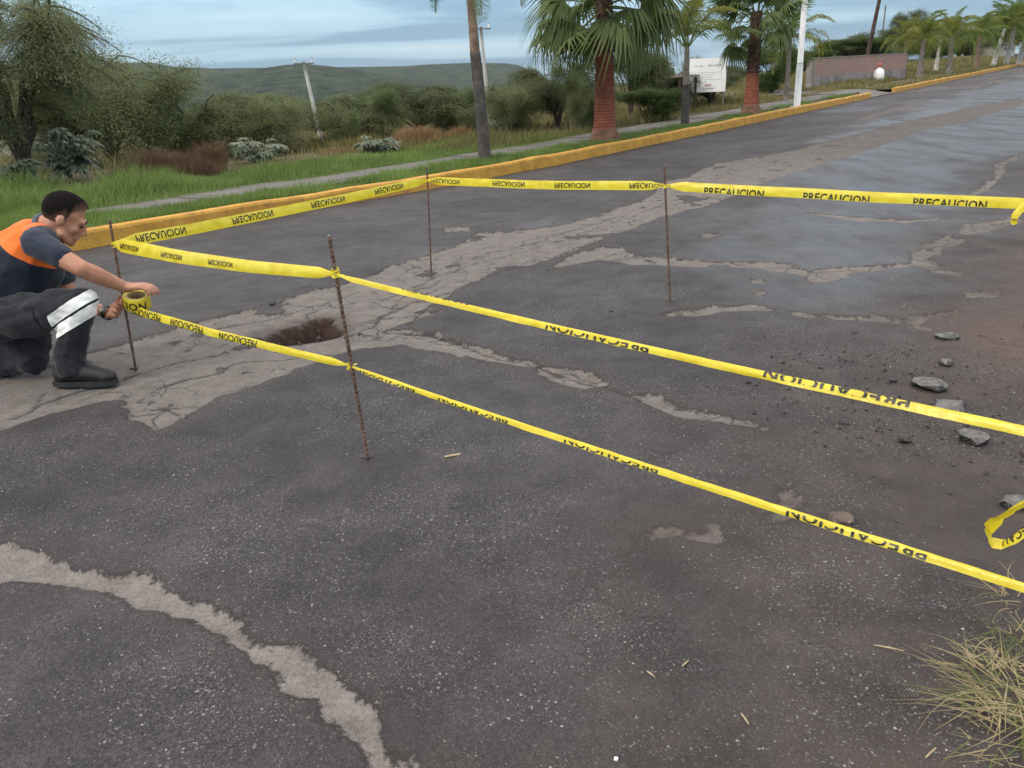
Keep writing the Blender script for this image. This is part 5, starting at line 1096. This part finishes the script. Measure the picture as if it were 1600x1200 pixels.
# a few dry straws and a pale stone
m_str = simple('dry_straw', (.36, .27, .15), (.52, .42, .27), 30, .8)
for i, (x0, y0, x1, y1, lb) in enumerate([(1011, 1052, 1023, 1060, 'short pale straw lying on dark asphalt'), (1066, 1044, 1076, 1034, 'bent straw beside the short pale one'), (1158, 1118, 1170, 1134, 'straw lying towards the dry grass'), (1365, 1011, 1412, 1019, 'long thin straw near the dry grass tufts'), (1446, 1187, 1462, 1171, 'straw at the foot of the dry grass tufts'), (695, 716, 720, 711, 'pale dry leaf sliver beyond the tall stake')]):
    a = gp(x0, y0); e = gp(x1, y1); mb = MB(); mid = (e-a)*.5+Vector((0, 0, .006)); r_ = .0022 if i < 5 else .006; mb.tube([(0, 0, .006), mid, (e-a)+Vector((0, 0, .004))], [r_*.7, r_, r_*.5], 5); o = mb.obj('dry_straw', m_str); o.location = a; tag(o, lb, 'straw', 'dry straws on the asphalt')
o = mkobj('pale_pebble', rock_mesh(91, (.011, .010, .008), (m_panel, m_panel), 3)); o.location = gp(963, 1188); tag(o, 'single round whitish pebble on the dark asphalt', 'pebble')
# dry grass tufts at the road edge
m_tuft = leafmat('dry_edge_grass', (.20, .16, .075), (.46, .38, .22), transl=.25, scale=9); m_tuftg = leafmat('green_edge_grass', (.08, .11, .035), (.20, .22, .08), transl=.25, scale=9)
def tuft(px, py, r_, n, ln, label, seed, gfrac=.2):
    rng = np.random.default_rng(seed); b_ = gp(px, py); root = thing('grass_tuft', label, 'grass', b_, 0, 'dry grass tufts at the road edge')
    for nm, mt, cnt in (('dry_blades', m_tuft, int(n*(1-gfrac))), ('green_blades', m_tuftg, int(n*gfrac))):
        mb = MB()
        for i in range(cnt):
            a = rng.uniform(0, 6.28); q = r_*math.sqrt(rng.random())*1.0; o_ = np.array([math.cos(a)*q, math.sin(a)*q, 0]); da = a+rng.normal(0, .9); l_ = ln*rng.uniform(.3, 1.5); up = rng.uniform(.05, .42)
            d = np.array([math.cos(da), math.sin(da), 0]); sd = np.array([-d[1], d[0], 0])*.0016*rng.uniform(.6, 1.4); cv = rng.normal(0, .25)*l_*np.array([-d[1], d[0], 0]); vv = []
            for u in np.linspace(0, 1, 5):
                p = o_+d*l_*u*(1.1-.5*up)+cv*u*u+np.array([0, 0, l_*up*(u*.9-.75*u*u)+.004]); w_ = sd*(1-u*.85); vv += [p-w_, p+w_]
            mb.add(vv, f4=[(2*k, 2*k+1, 2*k+3, 2*k+2) for k in range(4)])
        mb.obj(nm, mt, root)['kind'] = 'stuff'
tuft(1575, 1075, .10, 95, .10, 'largest straw and green grass tuft lying on the gravel', 1); tuft(1600, 1010, .08, 55, .08, 'thin tuft of mixed grass above the largest one', 2, .5)
tuft(1590, 1150, .11, 80, .09, 'matted pale grass tuft below the largest one', 3, .25); tuft(1595, 940, .06, 40, .09, 'sparse curling straws under the end of the lower tape', 4, .1); tuft(1640, 1110, .14, 200, .15, 'grass tuft on the bare shoulder beside the road edge', 5, .5)
# ------------------------------------------------------------------ the crouching man
def _ico(sub=2):
    bm = bmesh.new(); bmesh.ops.create_icosphere(bm, subdivisions=sub, radius=1.0); v = np.array([tuple(q.co) for q in bm.verts]); f = np.array([[q.index for q in p.verts] for p in bm.faces]); bm.free(); return v, f
IV, IF = _ico(2)
class Flesh:
    def __init__(s): s.mb = MB()
    def ell(s, c_, r_, rot=None):
        v = IV*np.array(r_)
        if rot is not None: v = v @ np.array(rot).T
        s.mb.add(v+np.array(list(c_)), IF)
    def cap(s, a, ra, b_, rb):
        a = np.array(list(a), float); b_ = np.array(list(b_), float); bm = bmesh.new()
        for p in np.vstack([IV*ra+a, IV*rb+b_]): bm.verts.new(p)
        bmesh.ops.convex_hull(bm, input=bm.verts[:]); bm.verts.ensure_lookup_table(); bm.verts.index_update()
        s.mb.add(np.array([tuple(q.co) for q in bm.verts]), np.array([[q.index for q in p.verts] for p in bm.faces if len(p.verts) == 3])); bm.free()
    def chain(s, pts, rad):
        for i in range(len(pts)-1): s.cap(pts[i], rad[i], pts[i+1], rad[i+1])
    def skin(s, name, voxel, smooth, mat, mats=None):
        o = mkobj(name, s.mb.mesh(name)); m = o.modifiers.new('r', 'REMESH'); m.mode = 'VOXEL'; m.voxel_size = voxel; m.use_smooth_shade = True
        m2 = o.modifiers.new('s', 'SMOOTH'); m2.factor = .5; m2.iterations = smooth
        dg = bpy.context.evaluated_depsgraph_get(); me = bpy.data.meshes.new_from_object(o.evaluated_get(dg)); bpy.data.objects.remove(o); me.name = name; me.materials.clear()
        for q in (mats or [mat]): me.materials.append(q)
        me.polygons.foreach_set('use_smooth', np.ones(len(me.polygons), bool)); return me
def mverts(me): a = np.empty(len(me.vertices)*3, np.float32); me.vertices.foreach_get('co', a); return a.reshape(-1, 3).astype(float)
def mnorm(me): a = np.empty(len(me.vertices)*3, np.float32); me.vertex_normals.foreach_get('vector', a); return a.reshape(-1, 3).astype(float)
def wrinkle(me, amp, f1, seed, aniso=(1, 1, 1)):
    v = mverts(me); n = mnorm(me); q = v*np.array(aniso)*f1; d = fbm(q[:, 0]+q[:, 2]*.7+seed, q[:, 1]+q[:, 2]*1.1, 4); d = d - .5*np.abs(fbm(q[:, 0]*.6-q[:, 2]*1.6+seed*2, q[:, 1]*.7+3, 3))
    me.vertices.foreach_set('co', (v+n*(d*amp)[:, None]).astype(np.float32).ravel()); me.update()
def patch(me, keep, off, name, mat, planes=()):
    """a piece of cloth lying 'off' above the faces of 'me' that satisfy keep(centre, normal)"""
    bm = bmesh.new(); bm.from_mesh(me)
    for co, no in planes: bmesh.ops.bisect_plane(bm, geom=bm.verts[:]+bm.edges[:]+bm.faces[:], plane_co=Vector(co), plane_no=Vector(no))
    bm.normal_update()
    dele = [f for f in bm.faces if not keep(f.calc_center_median(), f.normal)]; bmesh.ops.delete(bm, geom=dele, context='FACES')
    for v in bm.verts: v.co += v.normal*off
    o = bpy.data.meshes.new(name); bm.to_mesh(o); bm.free(); o.materials.clear(); o.materials.append(mat); return o
def cloth(name, c1, c2, rough=.9, sc_=60):
    m, t, b = newmat(name); L(t, ramp(t, noise(t, 12, 4), [(.3, c1), (.7, c2)]), b.inputs['Base Color']); b.inputs['Roughness'].default_value = rough; b.inputs['Specular IOR Level'].default_value = .25; b.inputs['Sheen Weight'].default_value = .15
    bump(t, b, noise(t, 700, 2), .25, .001); return m
m_skin, t, b = newmat('skin'); L(t, ramp(t, noise(t, 25, 4), [(.3, (.40, .185, .115)), (.7, (.52, .255, .165))]), b.inputs['Base Color']); b.inputs['Roughness'].default_value = .5; b.inputs['Subsurface Weight'].default_value = .12; b.inputs['Subsurface Radius'].default_value = (.02, .008, .005)
m_hair = simple('black_hair', (.006, .005, .005), (.014, .012, .011), 200, .8, .8, bscale=500, bdist=.003)
m_fade, t, b = newmat('cropped_hair'); L(t, mix(t, M(t, 'ADD', getattr_node(t, 'fade'), M(t, 'MULTIPLY', M(t, 'SUBTRACT', noise(t, 260, 3), .5), .6), True), (.15, .08, .06), (.007, .006, .006)), b.inputs['Base Color']); b.inputs['Roughness'].default_value = .9; b.inputs['Specular IOR Level'].default_value = .12; bump(t, b, noise(t, 420, 3), 1.0, .004)
m_navy = cloth('navy_cloth', (.013, .017, .030), (.022, .029, .048)); m_navys = cloth('navy_polo', (.024, .032, .050), (.040, .050, .074)); m_orange = cloth('orange_vest', (.78, .145, .018), (.90, .20, .035), .75)
m_char = cloth('charcoal_trouser', (.014, .014, .019), (.028, .027, .034)); m_boot = simple('black_boot', (.006, .006, .007), (.014, .013, .014), 20, .6, .3, bscale=80); m_sole = simple('boot_sole', (.016, .015, .015), (.03, .028, .027), 20, .8)
m_refl = simple('silver_reflective_band', (.86, .87, .84), (.95, .95, .93), 20, .35); m_collar = cloth('collar_cloth', (.085, .105, .14), (.12, .145, .18))
foot = gp(110, 606)
man = thing('person', 'man crouching in orange and navy vest and charcoal trousers winding tape on a stake', 'person', foot)
OFF = Vector(man.location)
hipR = atY(2, 505, 3.88); hipL = hipR+Vector((-.02, .22, .01)); pel = (hipR+hipL)/2+Vector((-.06, 0, .03))
kneeR = atY(124, 474, 3.80); ankR = atY(112, 580, 3.79); ankR.z = max(ankR.z, .10)
kneeL = gp(40, 596)+Vector((0, .095, .088)); ankL = kneeL+Vector((-.42, .06, .0))
neck = atY(66, 362, 4.03); chest = atY(36, 412, 4.03); waist = atY(6, 470, 4.02)
shR = atY(58, 380, 3.86); shL = atY(74, 378, 4.21); elR = atY(127, 420, 3.80); wrR = atY(196, 449, 3.93)
elL = atY(112, 470, 4.18); wrL = atY(166, 488, 4.05)
headc = atY(101, 340, 4.035)
Rh = np.array((Matrix.Rotation(R(20), 3, 'Z') @ Matrix.Rotation(R(33), 3, 'Y')))
def hp(x, y, z): return np.array(list(headc))+Rh @ np.array([x, y, z])
body = Flesh()
body.ell(hp(-.014, 0, .032), (.098, .077, .094), Rh); body.ell(hp(.022, 0, -.03), (.075, .064, .102), Rh); body.ell(hp(.040, 0, -.088), (.046, .050, .034), Rh); body.ell(hp(.070, 0, -.107), (.022, .026, .019), Rh)
body.cap(hp(.092, 0, .002), .010, hp(.112, 0, -.038), .0125); body.ell(hp(.104, .012, -.043), (.011, .010, .009), Rh); body.ell(hp(.104, -.012, -.043), (.011, .010, .009), Rh)
body.cap(hp(.082, -.036, .018), .015, hp(.082, .036, .018), .015); body.cap(hp(.090, -.018, -.066), .0085, hp(.090, .018, -.066), .0085); body.cap(hp(.088, -.016, -.077), .009, hp(.088, .016, -.077), .009)
for sg in (-1, 1): body.ell(hp(-.006, sg*.080, -.012), (.021, .009, .031), Rh); body.ell(hp(.058, sg*.040, -.030), (.026, .022, .026), Rh); body.cap(hp(.02, sg*.055, -.075), .022, hp(.055, sg*.03, -.098), .02)
body.chain([hp(-.03, 0, -.05), neck+Vector((.01, 0, .02)), neck+Vector((-.05, 0, -.05))], [.060, .060, .075])
body.chain([neck+Vector((-.05, 0, -.06)), chest, waist, pel], [.10, .135, .12, .13]); body.cap(shR+Vector((.0, .05, -.01)), .07, shL+Vector((0, -.05, -.01)), .07)
body.chain([shR, shR.lerp(elR, .35), elR, elR.lerp(wrR, .3), wrR], [.062, .055, .043, .046, .029]); body.chain([shL, shL.lerp(elL, .4), elL, elL.lerp(wrL, .3), wrL], [.062, .053, .043, .044, .029])
body.chain([hipR, kneeR, ankR], [.085, .058, .042]); body.chain([hipL, kneeL, ankL], [.085, .058, .042])
body.chain([ankR, ankR+Vector((.10, -.012, -.045))], [.034, .022]); body.chain([ankL, ankL+Vector((-.02, 0, -.03))], [.034, .022])
rollc = atY(214, 470, 3.965)
def hand(wr, f, n, thumb, curl, ln=1.0, spread=.05, tcurl=.5):
    f = Vector(f).normalized(); n = Vector(n); n = (n-f*n.dot(f)).normalized(); sd = f.cross(n).normalized()*thumb; wr = Vector(wr)
    body.cap(wr, .028, wr+f*.03, .025)
    for i, (o, l_) in enumerate(((.031, .078), (.0105, .086), (-.010, .080), (-.030, .064))):
        k0 = wr+f*.025+sd*o*.7; k1 = wr+f*(.092-.004*abs(i-1))+sd*o; body.cap(k0, .017, k1, .0125)
        d = (f+sd*spread*(1.5-i)*.8).normalized(); p = k1; r_ = .0098
        for j, q in enumerate((.44, .32, .24)):
            a = curl[j]+.06*i; ax = d.cross(n).normalized(); d = (Matrix.Rotation(a, 3, ax) @ d).normalized(); e = p+d*l_*q*ln; body.cap(p, r_, e, r_*.9); p = e; r_ *= .92
    t0 = wr+f*.03+sd*.026; t1 = wr+f*.062+sd*.052+n*.012; d = (f*.8+sd*.35+n*tcurl).normalized(); body.cap(t0, .017, t1, .0125); t2 = t1+d*.036; body.cap(t1, .0122, t2, .0105); d = (d+n*.35-sd*.25).normalized(); body.cap(t2, .0105, t2+d*.028, .009)
hand(wrR, (1, .05, .02), (.15, .05, -1), 1, (.25, .55, .5))
hand(wrL, (1, -.35, .10), (.15, -.7, .7), -1, (.45, .6, .5))
bme = body.skin('body', .0068, 2, m_skin); bo = mkobj('body', bme, man)
# hair: a short cut that follows the hairline
hv = _ico(5)[0]; hf = _ico(5)[1]; hx = hv*np.array([.1005, .0792, .0985])+np.array([-.014, 0, .033]); hx = hx*(1+.02*fbm(hv[:, 0]*9, hv[:, 1]*9+hv[:, 2]*5, 3)[:, None]); hx[:, 2] += .012*np.clip((hx[:, 0]-.02)/.06, 0, 1)*(hx[:, 2] > .06); hx[:, 0] += .010*np.clip((hx[:, 2]-.06)/.05, 0, 1)*(hx[:, 0] > .02)
lim = np.interp(hx[:, 0], [-.12, -.06, -.03, -.005, .012, .03, .055, .08], [-.055, -.050, -.022, .016, -.004, .050, .072, .088]); lim = lim+.012*fbm(hx[:, 0]*60, hx[:, 1]*60, 2); okv = hx[:, 2] > lim; fade = np.clip((hx[:, 2]-lim)/.055, 0, 1); kf = hf[okv[hf].all(1)]
us_, inv = np.unique(kf, return_inverse=True); hw_ = np.array([hp(*p) for p in hx[us_]]); hme = mesh_np('hair', hw_, inv.reshape(-1, 3), m_fade, True); attr(hme, 'fade', fade[us_]); mkobj('hair', hme, man)
for sg in (-1, 1):
    mb = MB(); mb.tube([hp(.094, sg*.014, .016), hp(.095, sg*.030, .022), hp(.082, sg*.048, .016)], [.004, .005, .003], 6); mb.obj('eyebrow', m_hair, man, True)
    mb = MB(); mb.add(IV*np.array([.006, .011, .004])+hp(.088, sg*.029, -.006), IF); mb.obj('eye', m_hair, man, True)
# trousers
tr_ = Flesh(); tr_.ell(pel, (.17, .20, .15)); tr_.chain([hipR+Vector((-.03, 0, .01)), hipR.lerp(kneeR, .5), kneeR+Vector((.005, 0, .0))], [.122, .105, .086]); tr_.chain([kneeR, kneeR.lerp(ankR, .45), ankR+Vector((.004, 0, .02)), ankR+Vector((.012, 0, -.045))], [.086, .078, .080, .090])
tr_.chain([hipL, hipL.lerp(kneeL, .5), kneeL], [.12, .115, .094]); tr_.chain([kneeL, ankL], [.092, .078]); tr_.cap(kneeL.lerp(hipL, .3), .11, ankL.lerp(hipL, .35), .10); tr_.cap(pel, .15, waist, .13)
tme = tr_.skin('trousers', .009, 4, m_char); wrinkle(tme, .030, 8.5, 2.0); bm = bmesh.new(); bm.from_mesh(tme); bmesh.ops.bisect_plane(bm, geom=bm.verts[:]+bm.edges[:]+bm.faces[:], plane_co=Vector((ankR.x, 0, .062)), plane_no=Vector((-.25, 0, 1)))
def _low(c_): return math.hypot(c_.x-ankR.x, c_.y-ankR.y) < .16 and c_.z-.25*(c_.x-ankR.x) < .062
bmesh.ops.delete(bm, geom=[f for f in bm.faces if _low(f.calc_center_median())], context='FACES'); bm.to_mesh(tme); bm.free()
to = mkobj('trousers', tme, man)
ba = np.array([.47, 0, -.88]); kc = np.array(list(kneeR))
c1_ = (np.array(list(atY(123, 472, 3.75)))-kc)@ba; c2_ = (np.array(list(atY(123, 494, 3.75)))-kc)@ba
c2_ = c1_+.062
for cc, hw2 in ((c1_, .026), (c2_, .026)):
    mkobj('reflective_band', patch(tme, lambda p, n, cc=cc, hw2=hw2: abs((np.array(list(p))-kc)@ba-cc) < hw2 and p.y < 4.02 and p.x > kneeR.x-.14, .004, 'reflective_band', m_refl, [(kc+ba*(cc-hw2), ba), (kc+ba*(cc+hw2), ba), (kneeR-Vector((.14, 0, 0)), (1, 0, 0))]), man)['label'] = 'silver reflective band round the trouser leg'
pc = hipR.lerp(kneeR, .42); pd = (kneeR-hipR).normalized()
mkobj('cargo_pocket', patch(tme, lambda p, n: abs((Vector(p)-pc).dot(pd)) < .085 and n.y < -.2 and p.y < hipR.y and abs(p.z-pc.z+.02) < .07, .007, 'cargo_pocket', m_char, [(pc+pd*.085, pd), (pc-pd*.085, pd), ((0, 0, pc.z-.09), (0, 0, 1)), ((0, 0, pc.z+.05), (0, 0, 1))]), man)
# boots
def boot(ank, d, name='boot'):
    d = Vector(d).normalized(); f_ = Flesh(); gz0 = 0.0; a = Vector((ank.x, ank.y, 0))
    f_.chain([ank+Vector((0, 0, .02)), Vector((ank.x, ank.y, .075)), a-d*.05+Vector((0, 0, .055))], [.058, .054, .050]); f_.chain([a+Vector((0, 0, .07)), a+d*.09+Vector((0, 0, .058)), a+d*.175+Vector((0, 0, .043))], [.056, .048, .040]); f_.ell(a+d*.18+Vector((0, 0, .04)), (.05, .045, .036))
    me = f_.skin(name, .006, 3, m_boot); v = mverts(me); v[:, 2] = np.maximum(v[:, 2], .018); me.vertices.foreach_set('co', v.astype(np.float32).ravel()); me.update(); o = mkobj(name, me, man)
    sd = Vector((-d.y, d.x, 0)); out = [(-.105, .0), (-.095, .035), (-.03, .043), (.05, .042), (.13, .050), (.19, .044), (.228, .018), (.232, 0)]; ring = [a+d*x+sd*y for x, y in out]+[a+d*x-sd*y for x, y in out[-2:0:-1]]; n = len(ring)
    mb = MB(); mb.add([tuple(p) for p in ring]+[(p.x, p.y, .026) for p in ring]+[(a.x, a.y, 0), (a.x, a.y, .026)], [(i, (i+1) % n, 2*n) for i in range(n)]+[(n+(i+1) % n, n+i, 2*n+1) for i in range(n)], [(i, n+i, n+(i+1) % n, (i+1) % n) for i in range(n)]); mb.obj('sole', m_sole, o)
boot(ankR, (1, -.10, 0)); boot(ankL+Vector((-.06, 0, 0)), (-.5, .1, 0))
# navy polo shirt: sleeves and shoulders, with collar
sh = Flesh(); sh.chain([neck+Vector((-.03, 0, -.05)), chest+Vector((.01, 0, 0)), waist], [.12, .165, .155]); sh.cap(shR+Vector((0, .05, 0)), .082, shL+Vector((0, -.05, 0)), .082)
sh.chain([shR, shR.lerp(elR, .3), shR.lerp(elR, .52)], [.076, .070, .064]); sh.chain([shL, shL.lerp(elL, .6)], [.080, .068])
sme = sh.skin('polo_shirt', .008, 4, m_navys); wrinkle(sme, .010, 9, 5.0); mkobj('polo_shirt', sme, man)
co_ = Flesh(); nx = neck+Vector((.012, 0, .0)); nd = (Vector(hp(-.03, 0, -.05))-neck).normalized(); e1 = nd.cross(Vector((0, 1, 0))).normalized(); e2 = nd.cross(e1)
for i in range(20):
    a0, a1 = 2*math.pi*i/20, 2*math.pi*(i+1)/20; q = lambda a: nx+(e1*math.cos(a)*.072+e2*math.sin(a)*.078)+nd*(.022+.010*math.cos(a)); co_.cap(q(a0), .015, q(a1), .015)
mkobj('collar', co_.skin('collar', .006, 2, m_collar), man)
# vest, orange yoke over a navy body
ve = Flesh(); ve.chain([neck+Vector((-.055, 0, -.055)), chest+Vector((.012, 0, 0)), waist+Vector((-.01, 0, 0)), pel+Vector((.02, 0, .05))], [.125, .195, .190, .185]); ve.cap(shR+Vector((-.035, .085, .015)), .078, shL+Vector((-.035, -.085, .015)), .078)
vme = ve.skin('vest', .008, 5, None, [m_orange, m_navy]); wrinkle(vme, .013, 7, 8.0)
ax_ = np.array([.55, -.10, .83]); ax_ /= np.linalg.norm(ax_); pA = np.array(list(atY(50, 418, 3.86))); 
bm = bmesh.new(); bm.from_mesh(vme); bmesh.ops.bisect_plane(bm, geom=bm.verts[:]+bm.edges[:]+bm.faces[:], plane_co=Vector(pA), plane_no=Vector((.60, 0, .80))); bm.to_mesh(vme); bm.free()
cen = np.empty(len(vme.polygons)*3, np.float32); vme.polygons.foreach_get('center', cen); cen = cen.reshape(-1, 3)
lowr = (cen-pA)@np.array([-.50, 0, -.866])*-1.0
vb = np.array([.60, 0, .80]); side = ((cen-pA)@vb) < 0
vme.polygons.foreach_set('material_index', side.astype(np.int32)); vo = mkobj('vest', vme, man); vo['label'] = 'vest with bright orange shoulders and navy lower half'
# watch
wd = (wrL-elL).normalized(); wc = wrL+wd*.012; e1 = wd.cross(Vector((0, 0, 1))).normalized(); e2 = wd.cross(e1); mb = MB(); th = np.linspace(0, 2*math.pi, 25)
ring = np.array([[*(wc+e1*math.cos(a)*.034+e2*math.sin(a)*.034+wd*q)] for q in (-.013, .013) for a in th]); ring2 = np.array([[*(wc+e1*math.cos(a)*.037+e2*math.sin(a)*.037+wd*q)] for q in (.013, -.013) for a in th])
n = len(th); mb.add(np.vstack([ring, ring2]), f4=[(k*n+i, k*n+i+1, ((k+1) % 4)*n+i+1, ((k+1) % 4)*n+i) for k in range(4) for i in range(n-1)]); wo_ = mb.obj('watch', m_boot, man, True)
fc = wc-e1*.0; mb = MB(); nrm = Vector((-.25, -.6, .75)); nrm = (nrm-wd*nrm.dot(wd)).normalized(); mb.tube([wc+nrm*.030, wc+nrm*.042], [.020, .019], 14); mb.obj('watch_case', m_galv, wo_, True)
for o in man.children_recursive:
    if o.parent is man: o.data.transform(Matrix.Translation(-OFF))
    else: o.data.transform(Matrix.Translation(-OFF))
# the roll of tape in his hands
rr_ = thing('tape_roll', 'roll of yellow barrier tape held in the crouching man\'s hands', 'tape roll', rollc)
rr_.rotation_euler = (R(14), R(10), 0); prof_ = [(.043, -.034), (.064, -.034), (.066, -.030), (.066, .030), (.064, .034), (.043, .034), (.043, -.034)]
n = 40; th = np.arange(n)*2*math.pi/n; vv = [(r_*math.cos(a), r_*math.sin(a), z) for r_, z in prof_[:-1] for a in th]; m_ = len(prof_)-1
mb = MB(); mb.add(vv, f4=[(k*n+i, k*n+(i+1) % n, ((k+1) % m_)*n+(i+1) % n, ((k+1) % m_)*n+i) for k in range(m_) for i in range(n)]); mb.obj('wound_tape', m_tape, rr_, True)
m_card = simple('cardboard_core', (.30, .20, .11), (.40, .28, .16), 20, .9); mb = MB(); prof2 = [(.039, -.033), (.0425, -.033), (.0425, .033), (.039, .033)]
mb.add([(r_*math.cos(a), r_*math.sin(a), z) for r_, z in prof2 for a in th], f4=[(k*n+i, k*n+(i+1) % n, ((k+1) % 4)*n+(i+1) % n, ((k+1) % 4)*n+i) for k in range(4) for i in range(n)]); mb.obj('core', m_card, rr_, True)
bm, w_ = text_mesh('PRECAUCION', .042)
for cx in np.arange(.01, w_, .01): bmesh.ops.bisect_plane(bm, geom=bm.verts[:]+bm.edges[:]+bm.faces[:], plane_co=(cx, 0, 0), plane_no=(1, 0, 0))
for q in bm.verts: a = -math.pi/2+(q.co.x-w_*.80)/.0665; q.co = Vector((.0668*math.cos(a), .0668*math.sin(a), q.co.y-.022))
me = bpy.data.meshes.new('lettering'); bm.to_mesh(me); bm.free(); me.materials.append(m_tink); mkobj('lettering', me, rr_)
# ------------------------------------------------------------------ humid air over the valley
mh = bpy.data.materials.new('humid_air'); mh.use_nodes = True; t = mh.node_tree; t.nodes.remove(t.nodes['Principled BSDF'])
pv = N(t, 'ShaderNodeVolumePrincipled'); pv.inputs['Color'].default_value = (.86, .92, .96, 1); pv.inputs['Density'].default_value = 0.000035; pv.inputs['Anisotropy'].default_value = .2; L(t, pv.outputs[0], t.nodes['Material Output'].inputs['Volume'])
mb = MB(); mb.box((-9500, -9500, -70), (9500, 9500, 420)); hzo = mb.obj('haze', mh); tag(hzo, 'thin humid haze filling the valley air', 'haze', kind='stuff')
